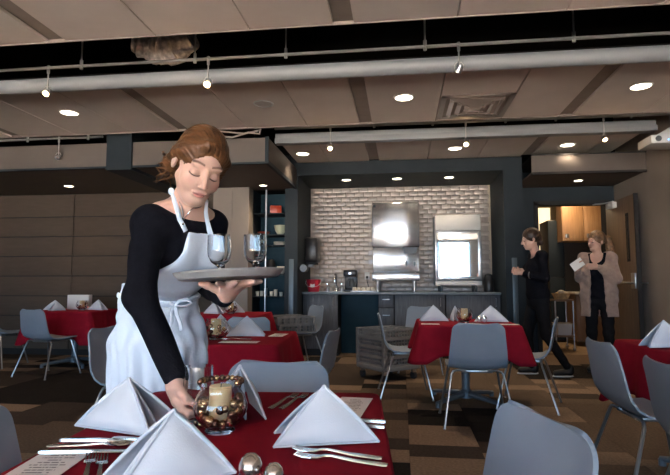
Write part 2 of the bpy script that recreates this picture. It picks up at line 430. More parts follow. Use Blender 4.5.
# tiled back wall of the niche, every tile its own piece
g = MB(); g.bx(-1.51, 1.44, 8.605, 8.7, 0, 2.75); wt = struct('wall_niche', g, M['grout'], label='white glazed brick tile wall of the beverage niche')
tlw, tlh = .150, .075
tm = MB(); tm.box((0, 0, 0), (tlw - .006, .012, tlh - .006), None, .003); tme = tm.mesh('tile', M['tile'], 25)
tr_ = random.Random(5); pos = []
for r in range(24):
    z = .96 + tlh * (r + .5)
    if z > 2.69 - tlh / 2: break
    for k in range(21):
        x = -1.51 + tlw * (k + (.5 if r % 2 else 0.0)) + .0
        if x - tlw / 2 < -1.515 or x + tlw / 2 > 1.445: continue
        hid = (-.50 < x < .28 and 1.1 < z < 2.4) or (.52 < x < 1.28 and 1.05 < z < 2.2)
        pos.append((hid, x, z))
pos.sort(key=lambda q: (q[0], q[2]))
st = MB()
for i, (hid, x, z) in enumerate(pos):
    rx, rz = tr_.uniform(-.012, .012), tr_.uniform(-.012, .012)
    if i < 300: share('tile', tme, (x, 8.602, z), wt, (rx, 0, rz))
    else: st.box((x, 8.602, z), (tlw - .006, .012, tlh - .006), Euler((rx, 0, rz)).to_matrix())
if st.v: st.build('tile_field', M['tile'], wt, 0)['kind'] = 'stuff'

w = MB(); w.bx(X0, X1 + .1, 8.7, 8.75, 2.6, 3.6); w.bx(-2.22, -1.69, 8.0, 8.05, 0, 3.6); w.bx(-2.22, -2.2, 7.6, 8.75, 0, 3.6); w.bx(-1.71, -1.69, 8.0, 8.75, 2.5, 3.6); w.bx(-2.2, -1.7, 7.55, 8.05, 2.5, 2.56); w.bx(1.69, X1 + .12, 8.6, 8.7, 2.7, 3.6); w.bx(X1 + .0, X1 + .12, 7.9, 8.75, 2.6, 3.6); struct('wall_plenum', w, M['black'], label='black wall above the ceiling fields')

# right side: door wall, soffit, kitchen beyond
w = MB(); w.bx(1.70, 2.0, 8.0, 8.12, 0, 2.75); w.bx(2.98, X1, 8.0, 8.12, 0, 2.75); w.bx(2.0, 2.98, 8.0, 8.12, 2.28, 2.75)
struct('wall_door', w, M['teal'], label='dark blue grey wall around the kitchen doorway')
s = MB(); s.bx(1.70, X1, 6.98, 8.0, 2.52, 2.54); sr = struct('soffit_right', s, M['soff'], label='low soffit with pale fascia above the kitchen door')
f = MB(); f.bx(1.70, X1, 6.95, 6.98, 2.535, 2.76, .003); f.build('fascia_panel', M['soffface'], sr)
f = MB(); f.bx(1.70, X1, 6.942, 6.98, 2.505, 2.535); f.bx(1.70, X1, 6.942, 6.98, 2.755, 2.77); f.build('edge_strip', M['gap'], sr)
f = MB(); f.bx(1.70, X1, 6.98, 8.0, 2.75, 2.76); f.build('soffit_top', M['black'], sr)
# door frame and open leaf
t = MB(); t.bx(1.96, 2.02, 7.97, 8.15, 0, 2.30); t.bx(2.96, 3.02, 7.97, 8.15, 0, 2.30); t.bx(1.96, 3.02, 7.97, 8.15, 2.25, 2.31)
struct('trim_5', t, M['gap'], label='dark metal frame of the kitchen doorway')
d = MB(); d.bx(2.955, 2.999, 7.03, 7.95, .01, 2.24, .002); dr = struct('door_1', d, M['doorw'], label='wooden kitchen door with slit window standing open against the wall')
e = MB(); e.bx(2.952, 3.002, 7.012, 7.032, .01, 2.245); e.build('door_edge', M['gap'], dr)
e = MB(); e.bx(2.948, 3.004, 7.20, 7.29, 1.38, 2.02, .003); fr = e.build('window_frame', M['gap'], dr)
e = MB(); e.bx(2.945, 3.006, 7.225, 7.265, 1.41, 1.99); e.build('pane', M['glass'], fr)
e = MB(); e.bx(2.935, 2.957, 7.05, 7.17, 1.03, 1.23, .006); hd = e.build('lock_plate', M['steel2'], dr)
e = MB(); e.tube([(2.94, 7.11, 1.10), (2.90, 7.11, 1.10), (2.885, 7.125, 1.10), (2.885, 7.5, 1.10), (2.90, 7.62, 1.10), (2.945, 7.62, 1.10)], .014, 8); e.build('push_bar', M['steel2'], dr)
e = MB(); e.tube([(2.999, 7.10, 1.10), (3.05, 7.10, 1.10), (3.055, 7.03, 1.10), (3.055, 6.98, 1.10)], .010, 8); e.build('lever', M['steel2'], dr)
e = MB(); e.bx(2.90, 2.96, 7.55, 7.80, 2.14, 2.22, .006); e.tube([(2.93, 7.6, 2.23), (2.90, 7.85, 2.24), (2.8, 8.0, 2.25)], .010, 6); e.build('door_closer', M['whitep'], dr)

kb = MB(); kb.bx(1.5, 4.6, 8.12, 11.5, -.1, -.001); struct('floor_kitchen', kb, M['kfloor'], label='tan kitchen floor beyond the doorway')
kb = MB(); kb.bx(1.5, 4.6, 11.4, 11.5, 0, 2.75); kb.bx(1.4, 1.5, 8.7, 11.5, 0, 2.75); kb.bx(4.6, 4.7, 8.12, 11.5, 0, 2.75); kb.bx(3.1, 4.6, 8.02, 8.12, 0, 2.75); kb.bx(1.4, 1.72, 8.6, 8.72, 0, 2.75)
struct('wall_kitchen', kb, M['kwall'])
kb = MB(); kb.bx(1.4, 4.7, 8.0, 11.5, 2.75, 2.85); struct('ceiling_kitchen', kb, M['kwall'])

# ------------------------------------------------------------------ lamps
def lamp(kind, name, loc, power, col, parent=None, size=.1, spot=None, rot=(0, 0, 0), blend=.6):
    l = bpy.data.lights.new(name, kind); l.energy = power; l.color = col
    if kind == 'AREA': l.shape = 'DISK'; l.size = size
    elif kind == 'SPOT': l.spot_size = spot; l.spot_blend = blend; l.shadow_soft_size = size
    else: l.shadow_soft_size = size
    o = bpy.data.objects.new(name, l); COL.objects.link(o); o.location = loc; o.rotation_euler = rot
    if parent: o.parent = parent
    return o
ring_me = {}
def downlight(x, y, z, r, label, power, group, on=True, col=(1.0, .80, .58)):
    t = thing('ceiling_downlight', label, 'ceiling light', (x, y, z), 0, group)
    k = (r,)
    if k not in ring_me:
        m = MB(); m.lathe([(r, 0.004), (r * 1.2, 0.004), (r * 1.2, -.006), (r * 1.02, -.008), (r, -.002)], n=28, close=True); ring_me[k] = m.mesh('trim_ring', M['whitep'])
        m = MB(); m.lathe([(0, .001), (r * 1.0, .001), (r * 1.0, -.0035), (0, -.0035)], n=28); ring_me[k + (1,)] = m.mesh('lens', M['lamp']); 
        m = MB(); m.lathe([(0, .001), (r * 1.0, .001), (r * 1.0, -.0035), (0, -.0035)], n=28); ring_me[k + (0,)] = m.mesh('lens', M['lampoff'])
    share('trim_ring', ring_me[k], (0, 0, 0), t); share('lens', ring_me[k + (1 if on else 0,)], (0, 0, 0), t)
    if on: lamp('SPOT', 'downlight_beam', (0, 0, -.02), power, col, t, .06, RAD(115), blend=.8)
G1 = 'round downlights in the ceiling panels'
downlight(-3.435, 4.93, ZC, .084, 'lit round downlight nearest the left edge of the ceiling', 62, G1)
downlight(-1.344, 4.92, ZC, .084, 'unlit round downlight above the waitress', 0, G1, False)
downlight(.043, 4.92, ZC, .084, 'lit round downlight left of the square ceiling vent', 62, G1)
downlight(2.173, 4.90, ZC, .084, 'large lit round downlight at the upper right', 62, G1)
downlight(-1.333, 6.95, ZC, .084, 'lit round downlight beside the left soffit corner', 43, G1)
downlight(.721, 6.92, ZC, .084, 'lit round downlight in the middle of the far ceiling field', 43, G1)
downlight(2.144, 6.93, ZC, .084, 'lit round downlight in the far ceiling field near the projector', 43, G1)
G2 = 'small downlights in niche and soffits'
downlight(-.831, 7.9, 2.69, .065, 'small downlight in the niche above the coffee maker', 33, G2)
downlight(-.051, 7.9, 2.69, .065, 'small downlight in the niche above the ice dispenser', 33, G2)
downlight(.728, 7.9, 2.69, .065, 'small downlight in the niche above the glass door cabinet', 33, G2)
downlight(-4.76, 6.9, 2.5, .06, 'small downlight in the soffit above the left table', 19, G2)
downlight(-1.955, 7.2, 2.5, .05, 'small downlight in the soffit above the display shelves', 38, G2)
downlight(2.448, 7.5, 2.52, .055, 'small downlight in the soffit above the kitchen doorway', 14, G2)
kl = thing('kitchen_ceiling_lamp', 'square lamp on the kitchen ceiling beyond the doorway', 'ceiling light', (2.9, 9.6, 2.74))
m = MB(); m.bx(-.3, .3, -.3, .3, -.03, .005, .004); m.build('housing', M['whitep'], kl)
m = MB(); m.bx(-.26, .26, -.26, .26, -.034, -.031); m.build('lens', M['kglow'], kl)
lamp('AREA', 'kitchen_lamp_light', (0, 0, -.05), 20, (1.0, .74, .46), kl, .55)

# rails with small spotlights
def rail(name, y, z, xa, xb, rods, label, top=3.55):
    t = thing(name, label, 'light rail', ((xa + xb) / 2, y, z)); cx = (xa + xb) / 2
    m = MB(); m.cyl((xa - cx, 0, 0), (xb - cx, 0, 0), .013, n=10); m.build('rail', M['rail'], t)
    for x in rods:
        m = MB(); m.cyl((x - cx, 0, 0), (x - cx, 0, top - z), .007, n=8); m.cyl((x - cx, 0, -.03), (x - cx, 0, .05), .014, n=8); m.build('hanger_rod', M['rail'], t)
    return t
rail('light_rail', 3.95, 2.925, -6.6, 3.0, (-4.9, -2.66, -1.66, -.90, .62 - .42, 1.30, 2.6), 'thin metal light rail in front of the round trim')
rail('light_rail', 6.02, 2.955, -1.5, 3.0, (-.30, .38, .50 + .7, 1.75, 2.55), 'thin metal light rail along the far stepped trim')
rail('light_rail', 5.76, 2.86, -6.4, -3.56, (-5.4, -4.55, -3.75), 'thin dark light rail above the left fascia')
def spot(x, y, zr, drop, lit, label, tilt=(-0.75, 0.15), power=10):
    t = thing('rail_spotlight', label, 'spotlight', (x, y, zr - drop), 0, 'small spotlights hanging from the rails')
    m = MB(); m.cyl((0, 0, .03), (0, 0, drop + .012), .006, n=8); m.cyl((0, 0, drop - .05), (0, 0, drop + .02), .012, n=8); m.build('stem', M['rail'], t)
    m = MB(); m.tube([(-.032, 0, -.005), (-.034, 0, .025), (-.018, 0, .05), (.018, 0, .05), (.034, 0, .025), (.032, 0, -.005)], .004, 6); m.build('yoke', M['rail'], t)
    R = Euler((tilt[0], tilt[1], 0)).to_matrix()
    m = MB(); m.lathe([(0, .03), (.012, .03), (.018, .01), (.030, -.025), (.028, -.025), (.016, .005), (0, .008)], n=16)
    m.v = [tuple(R @ Vector(v)) for v in m.v]; m.build('reflector', M['steel2'], t)
    m = MB(); m.ball((0, 0, -.010), .017, 12, 8); m.v = [tuple(R @ Vector(v)) for v in m.v]; m.build('bulb', M['bulb'] if lit else M['lampoff'], t)
    if lit: lamp('POINT', 'spotlight_glow', tuple(R @ Vector((0, 0, -.06))), power, (1.0, .64, .32), t, .02)
spot(-2.96, 3.95, 2.925, .215, True, 'small lit spotlight on the rail at the upper left', power=1.5)
spot(-1.545, 3.95, 2.925, .205, True, 'glowing orange spotlight on the rail above the waitress', power=2.5)
spot(.455, 3.95, 2.925, .19, False, 'small unlit spotlight turned away beside the ceiling vent', (.6, .5))
spot(-.82, 6.02, 2.955, .25, True, 'small lit spotlight in front of the stepped trim by the soffit', power=1.2)
spot(.755, 6.02, 2.955, .255, True, 'small lit spotlight in front of the stepped trim above the niche', power=1.2)
spot(2.26, 6.02, 2.955, .25, True, 'small lit spotlight near the right end of the stepped trim', (-.6, -.2), 1.2)
spot(-4.13, 5.76, 2.86, .23, False, 'small dim spotlight in front of the left fascia')

# square vent
v = thing('ceiling_vent', 'square metal air vent with stepped louvres in the ceiling', 'air vent', (.745, 5.26, ZC))
for k, a in enumerate((.345, .26, .18, .10)):
    m = MB(); z = -.012 - .0 * k; w_ = .05 if k == 0 else .045
    for (cx, cy, dx, dy) in ((0, a - w_ / 2, 2 * a, w_), (0, -a + w_ / 2, 2 * a, w_), (a - w_ / 2, 0, w_, 2 * a), (-a + w_ / 2, 0, w_, 2 * a)):
        ax = 0.0
        R = Euler((math.copysign(.45, cy) if abs(cy) > abs(cx) else 0, -math.copysign(.45, cx) if abs(cx) > abs(cy) else 0, 0)).to_matrix() if k else None
        m.box((cx, cy, z - .006 * k), (dx, dy, .006), R)
    m.build('louvre' if k else 'frame', M['vent'], v)
m = MB(); m.bx(-.34, .34, -.34, .34, -.003, .0); m.build('throat', M['strip'], v)
m = MB(); m.bx(-.06, .06, -.06, .06, -.035, -.03, .002); m.build('center_plate', M['vent'], v)
# foil-wrapped flexible duct in the open plenum
du = MB(); pts = []; rs = []
dr_ = random.Random(3)
for i in range(26):
    u = i / 25; pts.append((-2.22 + u * .52, 3.98 + .06 * math.sin(u * 3), 3.12 - .05 * math.sin(u * math.pi) + dr_.uniform(-.008, .008))); rs.append(.07 + .06 * math.sin(u * math.pi) + dr_.uniform(-.014, .014))
du.tube(pts, rs, 16)
tag(du.build('flexible_duct', M['foil'], None, 60), 'crumpled foil covered duct hanging in the dark ceiling gap', 'duct')
# cables lying on the soffit corner
cb = MB(); cb.tube([(-2.45, 5.78, 2.80), (-2.2, 5.77, 2.83), (-1.95, 5.78, 2.80), (-1.75, 5.77, 2.85), (-1.62, 5.78, 2.83), (-1.60, 5.78, 2.95)], .012, 6); cb.tube([(-2.4, 5.79, 2.86), (-2.1, 5.78, 2.88), (-1.8, 5.78, 2.84), (-1.62, 5.79, 2.88)], .010, 6)
tag(cb.build('cable_bundle', M['vent'], None), 'loose grey cables above the corner of the left soffit', 'cable')
# projector
pj = thing('ceiling_projector', 'white projector on a ceiling pole at the right wall', 'projector', (2.80, 5.88, 2.605))
m = MB(); m.bx(-.19, .17, -.16, .16, -.045, .045, .012); m.build('body', M['whitep'], pj)
m = MB(); m.add([(-.12, -.14, .045), (.16, -.14, .045), (.16, .14, .045), (-.12, .14, .045), (.05, -.08, .15), (.16, -.08, .15), (.16, .08, .15), (.05, .08, .15)], [(0, 3, 2, 1), (4, 5, 6, 7), (0, 1, 5, 4), (1, 2, 6, 5), (2, 3, 7, 6), (3, 0, 4, 7)]); m.build('mount', M['whitep'], pj)
m = MB(); m.cyl((.1, 0, .14), (.1, 0, .99), .018, n=12); m.build('pole', M['rail'], pj)
m = MB(); m.ball((-.02, -.162, -.012), .008, 10, 6); m.build('status_light', M['ledblue'], pj)
m = MB(); m.cyl((-.12, -.155, 0), (-.12, -.172, 0), .03, n=16); m.build('lens', M['darkglass'], pj)
# ------------------------------------------------------------------ beverage counter
YF = 7.90
def cabinet(xa, xb, label, doors=1, drawers=None):
    t = thing('base_cabinet', label, 'cabinet', ((xa + xb) / 2, YF, 0), 0, 'grey base cabinets of the beverage counter')
    w = (xb - xa) / 2
    m = MB(); m.bx(-w + .002, w - .002, .02, .68, .10, .925); m.build('body', M['gap'], t)
    m = MB(); m.bx(-w + .002, w - .002, .07, .66, 0, .10); m.build('plinth', M['gap'], t)
    if drawers:
        for a, b in drawers:
            m = MB(); m.bx(-w + .006, w - .006, 0, .02, a, b, .002); d = m.build('drawer', M['cab'], t)
            m = MB(); zc = (a + b) / 2 + .03; m.tube([(-.05, 0, zc), (-.05, -.025, zc), (.05, -.025, zc), (.05, 0, zc)], .005, 6); m.build('handle', M['steel2'], d)
    else:
        dw = 2 * w / doors
        for k in range(doors):
            a = -w + k * dw
            m = MB(); m.bx(a + .005, a + dw - .005, 0, .02, .11, .92, .002); d = m.build('door', M['cab'], t)
            hx = a + dw - .07 if k % 2 == 0 else a + .07
            m = MB(); m.tube([(hx, 0, .76), (hx, -.028, .76), (hx, -.028, .88), (hx, 0, .88)], .005, 6); m.build('handle', M['steel2'], d)
cabinet(-1.505, -.96, 'grey laminate cabinet under the sink beside the teal knee space')
cabinet(-.35, -.115, 'narrow grey cabinet with stacked drawers right of the teal knee space', drawers=((.735, .92), (.46, .725), (.11, .45)))
cabinet(-.11, .64, 'grey laminate cabinet under the ice dispenser')
cabinet(.65, 1.435, 'grey laminate cabinet at the right end of the beverage counter')
m = MB(); m.bx(-.955, -.355, 8.30, 8.34, 0, .92)
tag(m.build('knee_space_panel', M['tealblue'], None), 'deep teal panel in the open knee space of the counter', 'panel')
m = MB(); m.bx(-1.508, 1.438, 7.86, 8.60, .928, .965, .004)
tag(m.build('countertop', M['ctop'], None), 'long blue grey countertop of the beverage niche', 'countertop')
ZK = .966
# ice dispenser
t = thing('ice_dispenser', 'tall stainless ice dispenser with wavy reflections on the counter', 'ice machine', (-.085, 8.10, ZK))
m = MB(); m.bx(-.365, .365, 0, .46, .69, 1.385, .012); m.build('ice_bin', M['steel'], t)
m = MB(); m.bx(-.355, .355, .02, .46, .30, .685, .008); m.build('body', M['steel'], t)
m = MB(); m.bx(-.365, .365, -.03, .46, .17, .295, .010); m.build('drip_base', M['steel'], t)
m = MB(); m.add([(.10, -.02, .685), (.34, -.02, .685), (.34, .03, .685), (.10, .03, .685), (.14, -.02, .59), (.31, -.02, .59), (.31, .03, .59), (.14, .03, .59)], [(0, 1, 2, 3), (4, 7, 6, 5), (0, 4, 5, 1), (1, 5, 6, 2), (2, 6, 7, 3), (3, 7, 4, 0)]); m.build('chute', M['blk'], t)
for x in (.16, .28):
    m = MB(); m.bx(x - .012, x + .012, .012, .03, .40, .47); m.build('lever_slot', M['blk'], t)
for x in (-.28, .28):
    for y in (.05, .40):
        m = MB(); m.cyl((x, y, 0), (x, y, .17), .022, .028, 12); m.build('leg', M['steel2'], t)
m = MB(); m.cyl((-.325, -.002, 1.335), (-.325, .0, 1.335), .022, n=16); m.cyl((-.325, -.006, 1.335), (-.325, .0, 1.335), .018, n=16); m.build('badge', M['blk'], t)
# glass door cabinet
MATS['mirrorpane'] = mp_ = mk('reflective_pane', (0.75, 0.80, 0.80), 0.03, metal=0.85)
t = thing('glass_door_cooler', 'countertop cooler with reflecting glass door and white frame', 'cooler', (.86, 8.10, ZK))
m = MB(); m.bx(-.34, .34, .03, .46, .17, 1.175, .01); m.build('body', M['steel2'], t)
m = MB(); m.bx(-.345, .345, -.01, .05, .93, 1.18, .012); m.build('header', M['whitep'], t)
fr = MB(); fr.bx(-.345, -.30, -.005, .03, .19, .92, .004); fr.bx(.30, .345, -.005, .03, .19, .92, .004); fr.bx(-.30, .30, -.005, .03, .19, .235, .004); fr.bx(-.30, .30, -.005, .03, .885, .92, .004); d = fr.build('door', M['steel2'], t)
m = MB(); m.bx(-.30, .30, .008, .02, .235, .885); m.build('pane', mp_, d)
m = MB(); m.tube([(-.285, 0, .42), (-.285, -.03, .44), (-.285, -.03, .72), (-.285, 0, .74)], .008, 6); m.build('handle', M['blk'], d)
m = MB(); m.bx(-.345, .345, 0, .46, .10, .17, .006); m.build('base', M['whitep'], t)
for x in (-.26, .26):
    for y in (.06, .40):
        m = MB(); m.cyl((x, y, 0), (x, y, .10), .02, n=10); m.build('foot', M['blk'], t)
cb = MB(); cb.tube([(1.16, 8.0, ZK + .006), (1.1, 7.95, ZK + .006), (.98, 7.98, ZK + .006), (.9, 8.05, ZK + .006), (.8, 8.0, ZK + .006)], .005, 6)
tag(cb.build('power_cord', M['blk'], None), 'black power cord lying in front of the glass door cooler', 'cord')
t = thing('coffee_grinder', 'dark canister standing right of the glass door cooler', 'canister', (1.31, 8.15, ZK))
m = MB(); m.lathe([(.07, 0), (.075, .02), (.07, .2), (.06, .22)], n=20); m.build('body', M['blk'], t); m = MB(); m.lathe([(.062, .22), (.055, .26), (.02, .275), (0, .275)], n=20); m.build('lid', M['rubber'], t)
# paper towel dispenser on the niche side wall, smaller box below
t = thing('towel_dispenser', 'glossy black paper towel dispenser on the niche side wall', 'towel dispenser', (-1.50, 8.18, 1.42))
m = MB(); m.bx(-.008, .20, -.16, .16, 0, .40, .04); m.build('cover', M['blk'], t); m = MB(); m.bx(.01, .17, -.13, .13, -.03, .01, .008); m.build('outlet', M['rubber'], t)
m = MB(); m.bx(.05, .11, -.10, .10, -.07, -.02); m.build('towel', M['paper'], t)
t = thing('cup_dispenser', 'black cup dispenser below the towel dispenser', 'dispenser', (-1.50, 7.85, 1.27))
m = MB(); m.tube([(-.005, 0, .05), (.02, 0, .05), (.05, -.02, .05), (.06, -.25, .05)], .055, 14); m.build('tube', M['blk'], t); m = MB(); m.bx(-.008, .02, -.04, .04, 0, .10, .004); m.build('bracket', M['rubber'], t)
# bucket, faucet, soap pumps, coffee maker, tray
t = thing('red_bucket', 'small red plastic bucket at the left end of the countertop', 'bucket', (-1.36, 8.05, ZK))
m = MB(); m.lathe([(0, 0), (.085, 0), (.115, .18), (.122, .18), (.122, .19), (.108, .19), (.08, .01), (0, .01)], n=24); m.build('body', M['redp'], t)
m = MB(); m.tube([(-.12, 0, .17), (-.12, -.05, .13), (-.08, -.11, .09), (0, -.13, .07), (.08, -.11, .09), (.12, -.05, .13), (.12, 0, .17)], .004, 6); m.build('handle', M['whitep'], t)
m = MB(); m.box((0, -.102, .10), (.07, .006, .05), Euler((-.16, 0, 0)).to_matrix()); m.build('label_patch', M['whitep'], t)
t = thing('faucet', 'chrome gooseneck faucet rising from the countertop', 'faucet', (-1.05, 8.42, ZK))
pts = [(0, 0, 0), (0, 0, .20)] + [(0, -.09 + .09 * math.cos(a), .20 + .09 * math.sin(a)) for a in [k * math.pi / 8 for k in range(1, 9)]] + [(0, -.18, .15)]
m = MB(); m.tube(pts, .012, 10); m.build('spout', M['chrome'], t); m = MB(); m.lathe([(.03, 0), (.03, .02), (.016, .04)], n=16); m.build('base', M['chrome'], t)
m = MB(); m.tube([(.02, 0, .04), (.07, -.01, .07)], .008, 8); m.build('lever', M['chrome'], t)
for x, y, lab in ((-1.16, 8.2, 'chrome soap pump between the red bucket and the faucet'), (-.935, 8.2, 'chrome soap pump right of the faucet')):
    t = thing('soap_pump', lab, 'soap dispenser', (x, y, ZK), 0, 'soap pumps by the sink')
    m = MB(); m.lathe([(.03, 0), (.032, .06), (.02, .085), (.012, .09)], n=16); m.build('bottle', M['steel2'], t); m = MB(); m.tube([(0, 0, .085), (0, 0, .12), (0, -.05, .12)], .008, 8); m.build('nozzle', M['chrome'], t)
m = MB(); m.bx(-1.38, -.88, 8.03, 8.52, ZK - .001, ZK + .004, .002)
tag(m.build('sink_rim', M['steel2'], None), 'flat steel sink rim set into the countertop', 'sink')
t = thing('coffee_maker', 'black coffee maker with glass pot on the countertop', 'coffee maker', (-.80, 8.25, ZK))
m = MB(); m.bx(-.10, .10, -.12, .14, 0, .035, .008); m.build('base', M['blk'], t); m = MB(); m.bx(-.10, .10, .05, .14, .03, .33, .01); m.build('tower', M['blk'], t)
m = MB(); m.bx(-.105, .105, -.12, .14, .24, .34, .02); m.build('brew_head', M['blk'], t)
m = MB(); m.lathe([(.05, .04), (.075, .06), (.078, .12), (.05, .19), (.045, .21)], n=20); p = m.build('pot', M['darkglass'], t); m = MB(); m.tube([(-.0, -.075, .18), (0, -.125, .17), (0, -.125, .09), (0, -.08, .08)], .009, 8); m.build('handle', M['blk'], p)
m = MB(); m.bx(-.02, .02, -.123, -.12, .27, .30); m.build('switch', M['steel2'], t)
t = thing('wall_outlet', 'white wall outlet with black plugs above the coffee area', 'outlet', (-.56, 8.596, 1.22))
m = MB(); m.bx(-.04, .04, -.012, 0, -.06, .06, .003); m.build('cover_plate', M['whitep'], t); m = MB(); m.bx(-.018, .018, -.045, -.012, -.045, -.005, .004); m.build('plug', M['blk'], t)
m = MB(); m.tube([(0, -.04, -.03), (0, -.06, -.08), (.02, -.05, -.16), (.03, -.06, -.25)], .006, 6); m.build('cord', M['blk'], t)
t = thing('cup_tray', 'low tray of upturned white cups on the countertop', 'tray', (-.58, 8.05, ZK))
m = MB(); m.bx(-.19, .19, -.13, .13, 0, .018, .004); m.build('tray_base', M['steel2'], t)
for k, (x, y) in enumerate([(-.14 + .07 * i, -.06 + .11 * j) for j in range(2) for i in range(5)]):
    cp = MB(); cp.lathe([(.031, 0), (.03, .03), (.024, .05), (0, .05)], c=(x - .58, y + 8.05, ZK + .019), n=14)
    tag(cp.build('cup', M['cream'], None), 'upturned white cup on the low counter tray', 'cup', 'upturned cups on the counter tray')
t = thing('cup_stack', 'short steel cup standing left of the ice dispenser', 'cup', (-.36, 7.98, ZK))
m = MB(); m.lathe([(0, 0), (.03, 0), (.04, .12), (.036, .12), (.028, .006), (0, .006)], n=16); m.build('cup_body', M['steel2'], t)

# ------------------------------------------------------------------ display shelves
t = thing('display_shelf', 'tall dark teal niche with thin shelves of bowls', 'shelf', (-1.95, 7.75, 0))
m = MB(); m.bx(-.26, .25, .22, .24, 0, 2.5); m.build('back_panel', M['tealblue'], t)
for x in (-.258, .248): m = MB(); m.bx(x - .01, x + .01, -.20, .24, 0, 2.5); m.build('side_panel', M['teal'], t)
SH = [.50, .905, 1.24, 1.68, 1.83, 2.15]
for z in SH:
    m = MB(); m.bx(-.245, .236, -.16 if z != 1.68 else -.02, .22, z - .014, z, .002); m.build('shelf', M['teal'], t)
m = MB(); m.cyl((-.06, -.165, 0), (-.06, -.165, 2.5), .012, n=10); m.build('post', M['steel2'], t)
def vessel(name, x, y, z, prof, mat, label, cat, grp=None, n=20):
    m = MB(); m.lathe(prof, c=(x, y, z), n=n); return tag(m.build(name, mat, None), label, cat, grp)
def bowlp(r, h, b=.4): return [(0, 0), (r * b, 0), (r * .82, h * .45), (r, h), (r * .95, h), (r * .76, h * .5), (r * b * .9, h * .12), (0, h * .1)]
m = MB(); m.box((-1.90, 7.73, 2.15 + .063), (.17, .12, .125), Euler((0, 0, .3)).to_matrix(), .008); tag(m.build('gift_box', M['orange'], None), 'orange red box on the top shelf', 'box')
vessel('bowl', -1.825, 7.75, 1.831, bowlp(.10, .145), M['celadon'], 'pale green bowl on the shelf under the orange box', 'bowl')
vessel('shallow_dish', -2.08, 7.72, 1.831, bowlp(.10, .045, .5), M['orange'], 'shallow red dish left of the pale green bowl', 'dish')
for k in range(4): vessel('plate', -1.86, 7.86, 1.681 + k * .012, [(0, 0), (.06, 0), (.10, .014), (.10, .018), (.06, .006), (0, .006)], M['cream'], ['lowest cream plate of the short stack on the half shelf', 'second cream plate from below in the short stack', 'third cream plate from below in the short stack', 'topmost cream plate of the short stack on the half shelf'][k], 'plate', 'plates stacked on the half shelf')
vessel('teapot_jar', -1.96, 7.72, 1.241, [(0, 0), (.06, 0), (.075, .1), (.05, .2), (.04, .21), (0, .22)], M['blk'], 'black jar on the shelf at tray height', 'jar')
vessel('bowl', -2.06, 7.72, 1.241, bowlp(.0001 + .09, .10, .6), M['orange'], 'small red bowl on the middle shelf', 'bowl') if False else None
vessel('bowl', -2.12, 7.70, 1.241, bowlp(.075, .10, .6), M['orange'], 'small red bowl at the left of the middle shelf', 'bowl')
vessel('bowl', -1.80, 7.72, 1.241, bowlp(.07, .11, .5), M['cream'], 'tan bowl at the right of the middle shelf', 'bowl')
for k, (x, h, mt) in enumerate(((-2.16, .07, 'cream'), (-2.10, .075, 'cream'), (-2.03, .12, 'steel2'), (-1.95, .07, 'cream'), (-1.88, .10, 'cream'), (-1.80, .06, 'cream'))):
    vessel('cup', x, 7.70 + .02 * (k % 2), .906, [(0, 0), (.024, 0), (.029, h), (.026, h), (.021, .006), (0, .006)], M[mt], ['small cream cup at the left end of the low shelf', 'second cream cup from the left on the low shelf', 'tall steel tumbler on the low shelf', 'cream cup right of the steel tumbler', 'taller cream cup on the low shelf', 'short cream cup at the right end of the low shelf'][k], 'cup', 'cups on the low display shelf', 14)

# ------------------------------------------------------------------ kitchen beyond the doorway
t = thing('kitchen_wall_cabinet', 'warm wooden wall cabinet seen through the doorway', 'cabinet', (3.45, 10.0, 1.87))
m = MB(); m.bx(-.5, .62, .02, .36, 0, .85); m.build('body', M['wood'], t)
for a in (-.5, -.125, .25): m = MB(); m.bx(a + .004, a + .371, 0, .02, .005, .845, .002); d = m.build('door', M['wood'], t); m = MB(); m.bx(a + .05, a + .11, -.012, 0, .06, .13, .002); m.build('handle', M['steel2'], d)
t = thing('kitchen_base_cabinet', 'wooden kitchen counter cabinet behind the woman in the cardigan', 'cabinet', (3.55, 9.7, 0))
m = MB(); m.bx(-.5, .6, .02, .6, .08, .9); m.build('body', M['doorw'], t)
for a in (-.5, -.13, .24): m = MB(); m.bx(a + .004, a + .366, 0, .02, .1, .88, .002); m.build('door', M['doorw'], t)
m = MB(); m.bx(-.5, .6, .58, .60, .94, 1.86); m.build('backsplash', M['blk'], t)
m = MB(); m.bx(-.52, .62, -.02, .62, .9, .94, .004); m.build('worktop', M['cream'], t)
t = thing('kitchen_fridge', 'dark tall refrigerator in the kitchen', 'refrigerator', (2.945, 10.35, 0))
m = MB(); m.bx(-.16, .12, 0, .6, .02, 2.3, .01); m.build('body', M['blk'], t); m = MB(); m.bx(-.158, .118, -.02, 0, .05, 1.2, .006); m.build('door', M['teal'], t); m = MB(); m.bx(-.158, .118, -.02, 0, 1.22, 2.28, .006); m.build('door', M['teal'], t)
m = MB(); m.bx(2.80, 3.12, 11.385, 11.40, 1.45, 2.68); 
o = struct('window_2', m, M['kglow'], label='lit serving window at the back of the kitchen')
t = thing('food_cart', 'small steel cart carrying a bread basket in the kitchen', 'cart', (2.62, 9.2, 0))
m = MB(); m.bx(-.13, .17, -.2, .2, .80, .83, .004); m.build('top_shelf', M['doorw'], t); m = MB(); m.bx(-.13, .17, -.2, .2, .22, .25, .004); m.build('low_shelf', M['doorw'], t)
for x in (-.12, .16):
    for y in (-.19, .19): m = MB(); m.cyl((x, y, .05), (x, y, .81), .012, n=8); m.ball((x, y, .032), .032, 10, 6); m.build('leg', M['steel2'], t)
t = thing('bread_basket', 'tan basket of bread on the kitchen cart', 'basket', (2.64, 9.15, .831))
m = MB(); m.lathe(bowlp(.15, .10, .7), n=20); m.build('basket', M['tan'], t)
